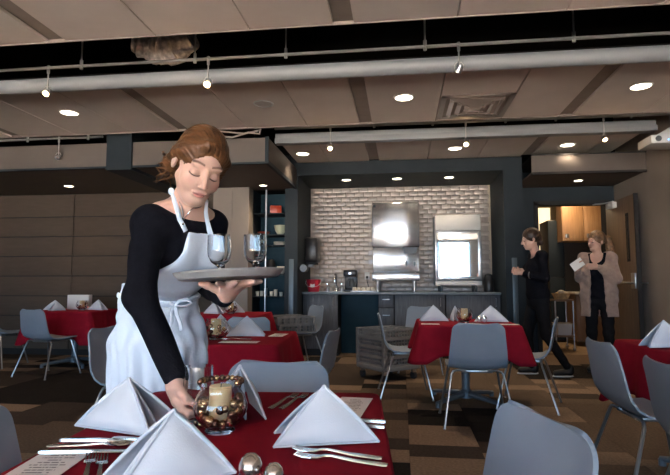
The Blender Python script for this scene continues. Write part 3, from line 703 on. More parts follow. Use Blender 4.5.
for k, (x, y) in enumerate(((-.06, -.03), (.05, -.04), (0, .05), (-.02, -.08))):
    b = MB(); b.ball((2.64 + x, 9.15 + y, .831 + .085 + .012 * k), (.055, .045, .035), 12, 8); tag(b.build('bread_roll', M['cream'] if k % 2 else M['tan'], None), 'bread roll heaped in the tan basket', 'bread', 'bread rolls in the basket')
t = thing('storage_bin', 'white storage bin on the low shelf of the kitchen cart', 'bin', (2.64, 9.15, .251))
m = MB(); m.add([(-.10, -.12, 0), (.10, -.12, 0), (.10, .12, 0), (-.10, .12, 0), (-.12, -.14, .18), (.12, -.14, .18), (.12, .14, .18), (-.12, .14, .18)], [(0, 3, 2, 1), (0, 1, 5, 4), (1, 2, 6, 5), (2, 3, 7, 6), (3, 0, 4, 7)]); m.build('body', M['whitep'], t); m = MB(); m.bx(-.125, .125, -.145, .145, .178, .192, .004); m.build('lid', M['cream'], t)

# ------------------------------------------------------------------ chairs
def chair_shell():
    prof = [(.225, .435), (.215, .447), (.15, .447), (.05, .437), (-.05, .432), (-.12, .440), (-.165, .465), (-.195, .51), (-.213, .57), (-.228, .64), (-.243, .70)]
    wid = [.195, .212, .222, .226, .226, .224, .222, .219, .214, .207, .201]
    for k in range(9):
        a = RAD(90 * k / 8); z_ = .735 + .055 * math.sin(a); prof.append((-.243 - (z_ - .70) * .25, z_)); wid.append(.197 - .055 * (1 - math.cos(a)))
    nu = 14; vs = []; fs = []
    # resample finely along the profile
    P = []; 
    for i in range(len(prof) - 1):
        for k in range(3):
            t_ = k / 3; a, b = prof[i], prof[i + 1]; P.append((a[0] + (b[0] - a[0]) * t_, a[1] + (b[1] - a[1]) * t_, wid[i] + (wid[i + 1] - wid[i]) * t_, (i + t_) / (len(prof) - 1)))
    P.append((*prof[-1], wid[-1], 1.0))
    for (y, z, w, s) in P:
        seat = max(0, 1 - s / .40); back = max(0, min(1, (s - .38) / .17))
        for j in range(nu + 1):
            u = -1 + 2 * j / nu; x = w * u
            rd = 0.0
            vs.append((x, y + back * .014 * u * u, z + seat * .012 * u * u + (1 - seat) * (1 - back) * .02 * u * u - rd))
    n = len(P); m = nu + 1
    V = np.array(vs).reshape(n, m, 3); du = np.gradient(V, axis=1); dv = np.gradient(V, axis=0)
    nr = np.cross(du, dv); nr /= np.linalg.norm(nr, axis=2, keepdims=True)
    if nr[3, m // 2, 2] > 0: nr = -nr
    # rim is thinner than the middle so the edge looks rounded
    lo_ = (V + nr * .011).reshape(-1, 3); hi_ = V.reshape(-1, 3)
    allv = [tuple(q) for q in hi_] + [tuple(q) for q in lo_]; o = n * m
    for i in range(n - 1):
        for j in range(nu):
            q = (i * m + j, i * m + j + 1, (i + 1) * m + j + 1, (i + 1) * m + j); fs.append(q); fs.append(tuple(o + k for k in q[::-1]))
    rim = [j for j in range(nu)] + [i * m + nu for i in range(n - 1)] + [(n - 1) * m + j for j in range(nu, 0, -1)] + [i * m for i in range(n - 1, 0, -1)]
    for k in range(len(rim)):
        a_, b_ = rim[k], rim[(k + 1) % len(rim)]; fs.append((b_, a_, a_ + o, b_ + o))
    mb = MB(); mb.add(allv, fs); return mb.mesh('shell', M['chair'], 50)
GC = 'grey shell chairs around the tables'
chair0 = thing('shell_chair', 'x', 'chair', (0, 0, 0), 0, GC)
obj('shell', chair_shell(), chair0)
for sx in (-1, 1):
    for yt, yf in ((.14, .235), (-.13, -.26)):
        m = MB(); m.tube([(sx * .08, yt, .424), (sx * .150, yt, .423), (sx * .182, yt * 1.02, .415), (sx * .198, yt * 1.06, .390), (sx * .265, yf, .012)], .0095, 8); m.ball((sx * .266, yf, .008), (.013, .013, .008), 8, 6); m.build('leg', M['leg'], chair0)
m = MB(); m.bx(-.12, .12, -.13, .14, .405, .424, .004); m.build('underframe', M['leg'], chair0)
first = [True]
def chair(x, y, deg, label):
    if first[0]:
        first[0] = False; chair0.location = (x, y, 0); chair0.rotation_euler = (0, 0, RAD(deg)); chair0['label'] = label; return chair0
    return dup(chair0, (x, y, 0), RAD(deg), label)
chair(.575, 4.36, 0, 'grey shell chair with its back to the camera at the middle red table')
chair(.03, 5.30, -86, 'grey shell chair on the left side of the middle red table')
chair(.24, 6.72, 174, 'grey shell chair on the far side of the middle red table')
chair(1.12, 4.98, 72, 'grey shell chair on the right side of the middle red table')
chair(1.30, 2.99, -88, 'grey shell chair at the right red table, showing its full side')
chair(1.27, 2.22, -92, 'grey shell chair cut off by the right edge of the picture')
chair(.075, 1.21, 108, 'grey shell chair in the right foreground cut off by the bottom edge')
chair(-.76, 1.12, -84, 'grey shell chair at the left edge of the front table')
chair(-.475, 1.77, 181, 'grey shell chair facing the camera on the far side of the front table')
chair(-.70, 3.47, 84, 'grey shell chair seen edge on right of the second red table')
chair(-1.79, 3.42, -94, 'grey shell chair left of the second red table behind the waitress')
chair(-1.36, 4.32, 180, 'grey shell chair between the second red table and the table behind it')
chair(-1.36, 6.98, 128, 'grey shell chair carrying the dish racks near the counter')
chair(-4.22, 5.88, -14, 'grey shell chair in front of the far left red table')
chair(-3.78, 6.75, 95, 'grey shell chair on the right side of the far left red table')
chair(-5.35, 6.45, -85, 'grey shell chair at the left end of the far left red table')

# ------------------------------------------------------------------ tables and cloths
ZT = .735
def table(x, y, deg, hx, hy, lt, lc, hang=.26, seed=1, flare=.085):
    t = thing('pedestal_table', lt, 'table', (x, y, 0), RAD(deg), 'square pedestal tables')
    m = MB(); m.bx(-hx + .012, hx - .012, -hy + .012, hy - .012, ZT - .034, ZT - .004, .004); m.build('tabletop', M['tblbase'], t)
    m = MB(); m.cyl((0, 0, .05), (0, 0, ZT - .034), .038, n=16); m.lathe([(.038, .12), (.06, .09), (.06, .04)], n=16); m.build('column', M['tblbase'], t)
    m = MB(); m.bx(-.18, .18, -.18, .18, ZT - .05, ZT - .034); m.build('top_plate', M['tblbase'], t)
    for k in range(4):
        a = RAD(45 + 90 * k); c, s = math.cos(a), math.sin(a)
        m = MB(); m.tube([(.03 * c, .03 * s, .075), (.2 * c, .2 * s, .062), (.40 * c, .40 * s, .038)], [.034, .030, .022], 8, flat=(.8, 1)); m.cyl((.39 * c, .39 * s, 0), (.39 * c, .39 * s, .04), .022, n=10); m.build('foot', M['tblbase'], t)
    rr = random.Random(seed); ph = [rr.uniform(0, 6.28) for _ in range(6)]
    per = []; N = 36; cr_ = .035
    cs = [(hx - cr_, hy - cr_, 0), (-hx + cr_, hy - cr_, 90), (-hx + cr_, -hy + cr_, 180), (hx - cr_, -hy + cr_, 270)]
    for k in range(4):
        cx, cy, a0 = cs[k]
        for q in range(9):
            a = RAD(a0 + 90 * q / 8); per.append((cx + cr_ * math.cos(a), cy + cr_ * math.sin(a), math.cos(a), math.sin(a), 1.0))
        nx, ny, b0 = cs[(k + 1) % 4]; a = RAD(a0 + 90); ex, ey = cx + cr_ * math.cos(a), cy + cr_ * math.sin(a); fx, fy = nx + cr_ * math.cos(a), ny + cr_ * math.sin(a)
        LL = math.hypot(fx - ex, fy - ey)
        for q in range(1, N):
            u = q / N; dc = min(u, 1 - u) * LL; per.append((ex + (fx - ex) * u, ey + (fy - ey) * u, math.cos(a), math.sin(a), math.exp(-(dc / .11) ** 2)))
    n = len(per); vs = []; fs = []
    rings = [('in', .55), ('in', .93)] + [('out', v) for v in (0, .015, .05, .12, .22, .35, .5, .65, .8, .9, 1)]
    for kind, v in rings:
        for i, (px, py, nx, ny, c) in enumerate(per):
            if kind == 'in': vs.append((px * v, py * v, ZT)); continue
            s = i / n * 2 * math.pi
            L_ = hang * (1 + .30 * c)
            wv = (math.sin(9 * s + ph[0]) + .7 * math.sin(14 * s + ph[1]) + .5 * math.sin(23 * s + ph[2])) * .010 * v * (1 - .6 * c)
            o = .007 * min(1, v / .03) + v * (.022 + flare * c) + wv
            vs.append((px + nx * o, py + ny * o, ZT - (L_ * v if v > 0 else 0) - (0 if v > 0 else 0) + .004 * math.sin(11 * s + ph[3]) * v))
    m_ = len(rings)
    for r in range(m_ - 1):
        for i in range(n): fs.append((r * n + i, r * n + (i + 1) % n, (r + 1) * n + (i + 1) % n, (r + 1) * n + i))
    fs.append(tuple(range(n)))
    mb = MB(); mb.add(vs, fs); me = mb.mesh('tablecloth', M['red'], 60)
    o = obj('tablecloth', me); o.location = (x, y, 0); o.rotation_euler = (0, 0, RAD(deg)); tag(o, lc, 'tablecloth', 'red tablecloths')
    sm = o.modifiers.new('thickness', 'SOLIDIFY'); sm.thickness = .002; sm.offset = -1
FT = (-.42, 1.29, 4.5)
table(FT[0], FT[1], FT[2], .375, .46, 'pedestal table in the foreground under the waitress hand', 'red cloth on the foreground table', .24, 1, .03)
table(.585, 5.08, 0, .43, .43, 'pedestal table in the middle of the room with four chairs', 'red cloth with hanging corners on the middle table', .25, 2)
table(-1.23, 3.47, 4, .46, .46, 'pedestal table directly behind the waitress', 'red cloth on the table directly behind the waitress', .30, 3)
table(-2.06, 6.10, 2, .43, .43, 'pedestal table near the display shelves', 'red cloth on the small distant table near the display shelves', .28, 4)
table(-4.40, 6.66, 3, .43, .43, 'pedestal table before the panelled back wall', 'dark red cloth on the far left table', .32, 5)
table(1.84, 3.22, 2, .45, .45, 'pedestal table cut off by the right edge', 'red cloth on the table at the right edge', .30, 6)

# ------------------------------------------------------------------ dish racks
def rack_mesh():
    out = {}
    a, h = .25, .10
    m = MB()
    for z in (.008, h - .008):
        for s in (-1, 1): m.bx(-a, a, s * a - .006, s * a + .006, z - .009, z + .009); m.bx(s * a - .006, s * a + .006, -a, a, z - .009, z + .009)
    for sx in (-1, 1):
        for sy in (-1, 1): m.bx(sx * a - .018, sx * a + .018, sy * a - .018, sy * a + .018, 0, h, .004)
    out['frame'] = m.mesh('frame', M['rack'])
    m = MB()
    for s in (-1, 1):
        m.bx(-a, a, s * a - .003, s * a + .003, .046, .056); m.bx(s * a - .003, s * a + .003, -a, a, .046, .056)
        for k in range(-5, 6): m.bx(k * .042 - .006, k * .042 + .006, s * a - .003, s * a + .003, .01, h - .01); m.bx(s * a - .003, s * a + .003, k * .042 - .006, k * .042 + .006, .01, h - .01)
    out['side_grille'] = m.mesh('side_grille', M['rack'], 0)
    m = MB()
    for k in range(-2, 3): m.bx(k * .083 - .002, k * .083 + .002, -a, a, .01, h - .012); m.bx(-a, a, k * .083 - .002, k * .083 + .002, .01, h - .012)
    m.bx(-a, a, -a, a, .0, .006)
    out['divider_grid'] = m.mesh('divider_grid', M['rack'], 0)
    return out
RM = rack_mesh()
def rack(x, y, z, deg, label, grp):
    t = thing('glass_rack', label, 'dish rack', (x, y, z), RAD(deg), grp)
    for k, me in RM.items(): obj(k, me, t)
dx_, dy_ = -.17, 6.24
t = thing('rack_dolly', 'grey wheeled dolly under the rack stack before the counter', 'dolly', (dx_, dy_, 0), RAD(40))
m = MB(); m.bx(-.265, .265, -.265, .265, .115, .165, .008); m.build('deck', M['rack'], t)
for sx in (-1, 1):
    for sy in (-1, 1):
        m = MB(); m.cyl((sx * .21 - .018, sy * .21, .04), (sx * .21 + .018, sy * .21, .04), .04, n=16); w_ = m.build('caster', M['rubber'], t)
        m = MB(); m.bx(sx * .21 - .024, sx * .21 + .024, sy * .21 - .02, sy * .21 + .02, .075, .117); m.build('fork', M['steel2'], w_)
for k, nm in enumerate(('bottom', 'second', 'third', 'top')):
    rack(dx_, dy_, .167 + k * .103, 40, ['bottom glass rack on the wheeled dolly', 'second glass rack from the bottom on the wheeled dolly', 'third glass rack from the bottom on the wheeled dolly', 'topmost glass rack on the wheeled dolly'][k], 'glass racks stacked on the dolly')
rack(-1.49, 6.88, .462, 38, 'lower glass rack resting on the chair seat', 'glass racks on the chair')
rack(-1.50, 6.87, .566, 36, 'upper glass rack resting on the chair seat', 'glass racks on the chair')
# ------------------------------------------------------------------ tableware
ZI = ZT + .0015
def patch(mb, A, B, C, bulge, n=8, seed=0):
    A, B, C = Vector(A), Vector(B), Vector(C); nrm = (B - A).cross(C - A).normalized(); rr = random.Random(seed); p1 = rr.uniform(0, 6)
    idx = {}; vs = []
    for i in range(n + 1):
        for j in range(n + 1 - i):
            u, v = i / n, j / n; w = 1 - u - v
            b = bulge * max(0.0, 27 * u * v * w) ** .8 + .0022 * math.sin(9 * u + 5 * v + p1) * min(1, 12 * u * v * w)
            idx[(i, j)] = len(vs); vs.append(A * w + B * u + C * v + nrm * b)
    fs = []
    for i in range(n):
        for j in range(n - i):
            fs.append((idx[(i, j)], idx[(i + 1, j)], idx[(i, j + 1)]))
            if i + j < n - 1: fs.append((idx[(i + 1, j)], idx[(i + 1, j + 1)], idx[(i, j + 1)]))
    mb.add(vs, fs)
def bez(a, b, c, n=10):
    a, b, c = Vector(a), Vector(b), Vector(c); return [a * (1 - t) ** 2 + b * 2 * t * (1 - t) + c * t * t for t in [k / n for k in range(n + 1)]]
def napkin(x, y, deg, w, d, h, label, grp='white napkins folded into pyramids', z=ZI, lean=.04, seed=0):
    mb = MB()
    def sheet(L_, R_, A_, bul, sd, r):
        L_, R_, A_ = Vector(L_), Vector(R_), Vector(A_); nn = (R_ - L_).cross(A_ - L_).normalized() * .0035
        patch(mb, L_, R_, A_, bul, 10, sd); patch(mb, L_ - nn, R_ - nn, A_ - nn, bul, 10, sd)
        for q in (L_, R_):
            c_ = (q + A_) / 2 + nn * 1.2 + Vector((math.copysign(.006, q.x), 0, .004)); mb.tube([v - nn * .5 for v in bez(q, c_, A_, 9)], [.0030, .0036, .0040, .0042, .0042, .0042, .004, .0038, .0034, .003], 7)
        mb.tube([v - nn * .5 + Vector((0, 0, .001)) for v in bez(L_, (L_ + R_) / 2 + nn * 2.5, R_, 10)], .0028, 6)
    # front sheet, back sheet and a fold between them, all meeting at the tip
    sheet((-w, -.012, .004), (w, -.012, .004), (0, lean, h), .017, seed, .004)
    sheet((w * .93, d * .78, .004), (-w * .93, d * .78, .004), (.002, lean + .006, h - .002), .016, seed + 3, .004)
    sheet((-w * .80, d * .30, .003), (w * .80, d * .30, .003), (0, lean + .002, h - .006), .004, seed + 5, .003)
    mb.ball((0, lean + .002, h - .003), (.006, .006, .006), 8, 6)
    o = mb.build('folded_napkin', M['white'], None, 70); o.location = (x, y, z); o.rotation_euler = (0, 0, RAD(deg)); return tag(o, label, 'napkin', grp)
napkin(-.705, 1.240, -16, .122, .15, .122, 'white pyramid napkin at the left of the foreground table', seed=1)
napkin(-.455, .985, 222, .118, .11, .128, 'white pyramid napkin at the bottom edge, showing its open folds', seed=2, lean=.045)
napkin(-.418, 1.470, 118, .100, .125, .132, 'white napkin standing behind the candle bowl', seed=3)
napkin(-.172, 1.200, 17, .120, .13, .122, 'broad white pyramid napkin at the right of the foreground table', seed=4)
# second table
napkin(-1.06, 3.50, 8, .13, .12, .135, 'white pyramid napkin at the front of the table behind the waitress', seed=5)
napkin(-1.28, 3.72, 80, .10, .11, .135, 'narrow white napkin left of another on the table behind the waitress', seed=6)
napkin(-1.55, 3.45, -60, .12, .12, .13, 'white napkin on the left half of the table behind the waitress', seed=7)
# table near the shelves
napkin(-2.06, 6.28, 10, .135, .12, .14, 'white pyramid napkin on the right of the distant small table', seed=8)
napkin(-2.24, 6.00, -25, .12, .12, .135, 'white pyramid napkin on the left of the distant small table', seed=9)
# middle table
napkin(.31, 5.12, 10, .135, .12, .15, 'left white pyramid napkin on the middle table', seed=10)
napkin(.83, 5.08, -6, .155, .12, .15, 'right white pyramid napkin on the middle table', seed=11)
napkin(.555, 5.22, 95, .10, .10, .14, 'white napkin behind the candle bowl on the middle table', seed=12)
# far left table and right table
napkin(-4.68, 6.58, 18, .13, .12, .13, 'white napkin at the left of the far left table', seed=13)
napkin(-4.10, 6.62, -20, .14, .12, .14, 'white napkin at the right of the far left table', seed=14)
napkin(-4.50, 6.42, 70, .10, .10, .12, 'narrow white napkin in the middle of the far left table', seed=15)
napkin(1.50, 3.20, 12, .13, .12, .15, 'white pyramid napkin at the right edge of the picture', seed=16)

# menu cards
def menu(x, y, deg, label, w=.10, h=.20, tilt=None, z=ZI):
    m = MB(); m.bx(-w / 2, w / 2, -h / 2, h / 2, 0, .0012)
    o = m.build('menu_card', M['print'], None, 0); o.location = (x, y, z); o.rotation_euler = (tilt or 0, 0, RAD(deg)); return tag(o, label, 'menu card', 'printed menu cards')
menu(-.155, 1.56, -5, 'printed menu card lying at the far right of the foreground table', .10, .26)
menu(-.705, .985, 188, 'printed menu card at the lower left corner of the foreground table', .105, .20)
menu(.25, 4.76, 90, 'menu card at the front left of the middle table', .10, .16)
menu(.94, 4.80, 90, 'menu card at the front right of the middle table', .10, .16)
menu(-1.0, 3.17, 92, 'menu card at the front edge of the table behind the waitress', .10, .24)
menu(-.86, 3.62, 0, 'menu card at the right edge of the table behind the waitress', .10, .20)
m = MB(); m.bx(-.16, .16, -.04, .04, 0, .20, .004); o = m.build('white_box', M['paper'], None); o.location = (-4.45, 6.80, ZI); tag(o, 'upright white box among the napkins on the far left table', 'box')

# cutlery, lying along local x with the working end at -x
def strip(mb, prof):   # (x, half width, z, thickness)
    vs = []; fs = []
    for (x, w, z, t_) in prof: vs += [(x, -w, z), (x, w, z), (x, w * .8, z + t_), (x, -w * .8, z + t_)]
    for i in range(len(prof) - 1):
        a, b = i * 4, i * 4 + 4
        for k in range(4): fs.append((a + k, a + (k + 1) % 4, b + (k + 1) % 4, b + k))
    fs.append((3, 2, 1, 0)); e = (len(prof) - 1) * 4; fs.append((e, e + 1, e + 2, e + 3)); mb.add(vs, fs)
def fork_mesh():
    m = MB(); strip(m, [(.098, .006, .002, .003), (.09, .009, .002, .003), (.03, .006, .004, .003), (-.02, .0035, .009, .003), (-.035, .006, .008, .0025), (-.045, .011, .005, .002), (-.062, .0115, .004, .002)])
    for k in range(4):
        y = -.0092 + k * .0061; strip(m, [(-.060, .0019, .004, .002), (-.08, .0017, .004, .002), (-.098, .001, .008, .0015)][::1]); 
        n = 12; 
        for q in range(len(m.v) - n, len(m.v)): v = m.v[q]; m.v[q] = (v[0], v[1] + y, v[2])
    return m.mesh('fork', M['silver'], 40)
def knife_mesh():
    m = MB(); strip(m, [(.11, .006, .002, .005), (.10, .009, .002, .006), (.02, .007, .002, .006), (.0, .0055, .002, .005), (-.02, .009, .003, .002), (-.08, .010, .003, .0015), (-.105, .006, .003, .0012), (-.115, .001, .003, .001)]); return m.mesh('knife', M['silver'], 40)
def spoon_mesh():
    m = MB(); strip(m, [(.095, .006, .002, .003), (.085, .009, .002, .003), (.02, .005, .004, .003), (-.03, .0035, .008, .003), (-.042, .007, .007, .002)])
    vs = []; fs = []
    for i in range(7):
        for k in range(14):
            a = 2 * math.pi * k / 14; r = i / 6; vs.append((-.066 + .027 * r * math.cos(a), .017 * r * math.sin(a), .0015 + .0075 * r * r))
    for i in range(6):
        for k in range(14): fs.append((i * 14 + k, i * 14 + (k + 1) % 14, (i + 1) * 14 + (k + 1) % 14, (i + 1) * 14 + k))
    m.add(vs, fs); return m.mesh('spoon', M['silver'], 60)
CM = dict(fork=fork_mesh(), knife=knife_mesh(), spoon=spoon_mesh())
def cut(kind, x, y, deg, label, grp='cutlery on the tables'):
    o = obj(kind, CM[kind]); o.location = (x, y, ZI); o.rotation_euler = (0, 0, RAD(deg)); return tag(o, label, kind, grp)
cut('fork', -.140, 1.132, -10, 'upper of two forks in front of the broad napkin')
cut('fork', -.128, 1.093, -10, 'lower of two forks in front of the broad napkin')
cut('knife', -.155, 1.405, -4, 'knife half under the broad napkin, nearer the menu card')
cut('knife', -.155, 1.362, -8, 'knife half under the broad napkin, nearer the table edge')
cut('fork', -.362, 1.60, 258, 'left of two forks at the far edge of the foreground table')
cut('fork', -.330, 1.60, 258, 'right of two forks at the far edge of the foreground table')
cut('knife', -.675, 1.158, 186, 'topmost knife beside the lower left menu card')
cut('spoon', -.690, 1.115, 186, 'spoon between the knives beside the lower left menu card')
cut('knife', -.665, 1.080, 190, 'lowest knife touching the lower left menu card')
cut('fork', -.605, .972, -62, 'left fork with upturned tines at the bottom edge')
cut('fork', -.575, .965, -62, 'right fork with upturned tines at the bottom edge')
cut('knife', -.56, 1.165, 176, 'knife lying under the front of the left napkin')
cut('fork', -1.06, 3.30, 6, 'fork on the menu card of the table behind the waitress')
cut('fork', .66, 4.86, 0, 'fork at the front of the middle table')
cut('knife', .60, 4.80, 0, 'knife at the front of the middle table')

# goblets
def goblet_mesh(h=.130, r=.036):
    pr = [(0, 0), (.033, 0), (.033, .002), (.012, .006), (.006, .012), (.0055, .030), (.012, .037), (.026, .047), (.0345, .066), (r, .085), (.0335, h), (.0318, h), (.0340, .085), (.0325, .067), (.0245, .050), (.010, .041), (0, .040)]
    m = MB(); m.lathe(pr, n=32); return m.mesh('goblet', M['glass'], 60)
GM = goblet_mesh()
def goblet(x, y, z, label, rot=None):
    o = obj('water_goblet', GM); o.location = (x, y, z)
    if rot: o.rotation_euler = rot
    return tag(o, label, 'glass', 'water goblets')
# candle bowls
def bowl_mesh(s=1.0):
    pr = [(0, 0), (.034, 0), (.036, .004), (.032, .010), (.048, .022), (.062, .045), (.064, .062), (.056, .085), (.046, .098), (.050, .108), (.0475, .108), (.0435, .098), (.0535, .084), (.0610, .062), (.0590, .046), (.0455, .026), (.028, .014), (0, .013)]
    m = MB(); m.lathe([(r * s, z * s) for r, z in pr], n=36); return m.mesh('bowl', M['glass'], 60)
BM = bowl_mesh(); bm_ = MB(); bm_.ball((0, 0, 0), 1.0, 10, 7); 
ball_me = {k: (lambda q: (q.ball((0, 0, 0), 1.0, 10, 7), q.mesh('bead', M[k]))[1])(MB()) for k in ('gold', 'bronze')}
def candle_bowl(x, y, z, s, n, lab, labc, labb, seed=1):
    o = obj('candle_bowl', BM); o.location = (x, y, z); o.scale = (s,) * 3; tag(o, lab, 'glass bowl', 'glass candle bowls')
    t = thing('pillar_candle', labc, 'candle', (x, y, z + .030 * s), 0, 'pillar candles in the bowls'); t.scale = (s,) * 3
    m = MB(); m.lathe([(0, 0), (.0265, 0), (.0265, .074), (.024, .077), (.010, .072), (0, .072)], n=28); m.build('wax_body', M['wax'], t)
    m = MB(); m.tube([(0, 0, .07), (.001, 0, .078), (.003, 0, .083)], .0012, 6); m.build('wick', M['wick'], t)
    rr = random.Random(seed)
    for k in range(n):
        lay = k / max(1, n - 1); zz = .022 + .052 * lay; a = rr.uniform(0, 6.28) if n > 8 else k * 6.28 / n
        R = .038 + .008 * min(1, lay * 1.5) + rr.uniform(-.002, .002); r_ = rr.uniform(.0085, .0115)
        if zz < .028: R = .029
        b = obj('bead', ball_me['gold' if rr.random() < .6 else 'bronze']); b.location = (x + R * s * math.cos(a), y + R * s * math.sin(a), z + zz * s); b.scale = (r_ * s,) * 3
        tag(b, labb, 'bead', 'shiny beads in the candle bowls')
candle_bowl(-.447, 1.272, ZI, 1.04, 70, 'round glass bowl with candle and beads on the foreground table', 'cream pillar candle in the foreground glass bowl', 'small metallic bead packed around the foreground candle', 2)
candle_bowl(-1.185, 3.26, ZI, 1.25, 16, 'glass candle bowl on the table behind the waitress', 'cream pillar candle on the table behind the waitress', 'small metallic bead around the candle behind the waitress', 3)
candle_bowl(.575, 4.99, ZI, 1.2, 12, 'glass candle bowl on the middle table', 'cream pillar candle on the middle table', 'small metallic bead around the middle table candle', 4)
candle_bowl(-4.27, 6.58, ZI, 1.2, 10, 'glass candle bowl on the far left table', 'cream pillar candle on the far left table', 'small metallic bead around the far left candle', 5)
candle_bowl(-2.02, 6.05, ZI, 1.2, 10, 'glass candle bowl on the distant small table', 'cream pillar candle on the distant small table', 'small metallic bead around the distant candle', 6)
for k in range(15):
    a = RAD(-20 + 220 * k / 14); b = obj('bead', ball_me['bronze' if k % 3 else 'gold']); b.location = (-.447 + .0505 * math.cos(a), 1.272 + .0505 * math.sin(a), ZI + .1210); b.scale = (.0075,) * 3; tag(b, 'dark bead of the garland along the rim of the foreground bowl', 'bead', 'bead garland on the foreground bowl')
# loose beads on the cloth behind the bowl
for k, (x, y) in enumerate(((-.50, 1.315), (-.505, 1.295), (-.49, 1.335))):
    b = obj('bead', ball_me['gold']); b.location = (x, y, ZI + .008); b.scale = (.008,) * 3; tag(b, 'loose gold bead lying on the cloth left of the foreground bowl', 'bead', 'loose beads on the cloth')
# shakers
for x, y, s, lab in ((-.262, .905, 1.0, 'larger chrome topped shaker at the bottom edge'), (-.218, .893, .85, 'smaller chrome topped shaker at the bottom edge')):
    t = thing('table_shaker', lab, 'shaker', (x, y, ZI), 0, 'shakers on the foreground table'); t.scale = (s, s, s)
    m = MB(); m.lathe([(0, 0), (.021, 0), (.0215, .03), (.0185, .042), (0, .042)], n=24); m.build('glass_body', M['glass'], t)
    m = MB(); m.lathe([(.0195, .040), (.0205, .046), (.020, .052), (.016, .062), (.009, .069), (0, .071)], n=24); m.build('cap', M['silver'], t)
for k, (x, y) in enumerate(((.70, 4.92), (.745, 4.92))):
    t = thing('table_shaker', ['left small shaker on the middle table', 'right small shaker on the middle table'][k], 'shaker', (x, y, ZI), 0, 'shakers on the middle table')
    m = MB(); m.lathe([(0, 0), (.02, 0), (.02, .04), (0, .04)], n=16); m.build('glass_body', M['glass'], t); m = MB(); m.lathe([(.021, .04), (.02, .055), (.01, .066), (0, .067)], n=16); m.build('cap', M['silver'], t)
# ------------------------------------------------------------------ people: smooth implicit surfaces turned into meshes
f32 = np.float32
def A3(v): return np.array(v, dtype=f32)
def rc(p, a, b, r1, r2):
    a, b = A3(a), A3(b); ab = b - a; t = np.clip(((p - a) @ ab) / max(float(ab @ ab), 1e-9), 0, 1)
    return np.linalg.norm(p - (a + t[:, None] * ab), axis=1) - (r1 + (r2 - r1) * t)
def el(p, c, r, R=None):
    q = p - A3(c)
    if R is not None: q = q @ R
    r = A3(r); k0 = np.linalg.norm(q / r, axis=1); k1 = np.linalg.norm(q / (r * r), axis=1)
    return k0 * (k0 - 1) / np.maximum(k1, 1e-6)
def smin(a, b, k):
    h = np.maximum(k - np.abs(a - b), 0) / k; return np.minimum(a, b) - h * h * k * .25
def smax(a, b, k): return -smin(-a, -b, k)
def chain(p, pts, rs, k=.008):
    d = None
    for i in range(len(pts) - 1):
        q = rc(p, pts[i], pts[i + 1], rs[i], rs[i + 1]); d = q if d is None else smin(d, q, k)
    return d
def rotm(yaw, pitch, roll):
    return np.array((Matrix.Rotation(RAD(yaw), 3, 'Z') @ Matrix.Rotation(RAD(pitch), 3, 'X') @ Matrix.Rotation(RAD(roll), 3, 'Y')), dtype=f32)
def surfnet(f, lo, hi, h):
    lo, hi = np.array(lo, float), np.array(hi, float); B = 6
    n = (np.ceil((hi - lo) / h / B).astype(int)) * B
    ax = [lo[i] + np.arange(n[i]) * h for i in range(3)]
    cx = [a.reshape(-1, B).mean(1) for a in ax]
    G = np.stack(np.meshgrid(*cx, indexing='ij'), -1).reshape(-1, 3).astype(f32)
    cv = f(G).reshape(n // B)
    V = np.repeat(np.repeat(np.repeat(cv, B, 0), B, 1), B, 2).astype(f32)
    mask = np.abs(V) < B * h * 1.5
    idx = np.argwhere(mask); P = (lo + idx * h).astype(f32)
    out = np.empty(len(P), dtype=f32)
    for s in range(0, len(P), 200000): out[s:s + 200000] = f(P[s:s + 200000])
    V[mask] = out
    s = V < 0; c = s.astype(np.int8)
    cnt = sum(c[i:n[0] - 1 + i, j:n[1] - 1 + j, k:n[2] - 1 + k] for i in (0, 1) for j in (0, 1) for k in (0, 1))
    mix = (cnt > 0) & (cnt < 8); cells = np.argwhere(mix)
    ids = np.full(mix.shape, -1, int); ids[mix] = np.arange(len(cells))
    acc = np.zeros((len(cells), 3)); num = np.zeros(len(cells))
    cor = [(i, j, k) for i in (0, 1) for j in (0, 1) for k in (0, 1)]
    for a in cor:
        for ax_ in range(3):
            if a[ax_]: continue
            b = list(a); b[ax_] = 1
            va = V[cells[:, 0] + a[0], cells[:, 1] + a[1], cells[:, 2] + a[2]]; vb = V[cells[:, 0] + b[0], cells[:, 1] + b[1], cells[:, 2] + b[2]]
            m = (va < 0) != (vb < 0); t = np.where(m, va / np.where(m, va - vb, 1), 0)
            pos = np.array(a, float)[None].repeat(len(cells), 0); pos[:, ax_] += t
            acc += np.where(m[:, None], pos, 0); num += m
    verts = lo + (cells + acc / num[:, None]) * h
    faces = []
    for ax_ in range(3):
        sl0 = [slice(None)] * 3; sl1 = [slice(None)] * 3; sl0[ax_] = slice(0, -1); sl1[ax_] = slice(1, None)
        e = np.argwhere(s[tuple(sl0)] != s[tuple(sl1)]); u, v = [(1, 2), (2, 0), (0, 1)][ax_]
        ok = (e[:, u] > 0) & (e[:, v] > 0) & (e[:, u] < n[u] - 1) & (e[:, v] < n[v] - 1) & (e[:, ax_] < n[ax_] - 1); e = e[ok]
        def g(du, dv): q = e.copy(); q[:, u] -= du; q[:, v] -= dv; return ids[q[:, 0], q[:, 1], q[:, 2]]
        quad = np.stack([g(1, 1), g(0, 1), g(0, 0), g(1, 0)], 1)
        fl_ = s[e[:, 0], e[:, 1], e[:, 2]]; quad[~fl_] = quad[~fl_][:, ::-1]
        faces.append(quad[(quad >= 0).all(1)])
    return verts, np.concatenate(faces)
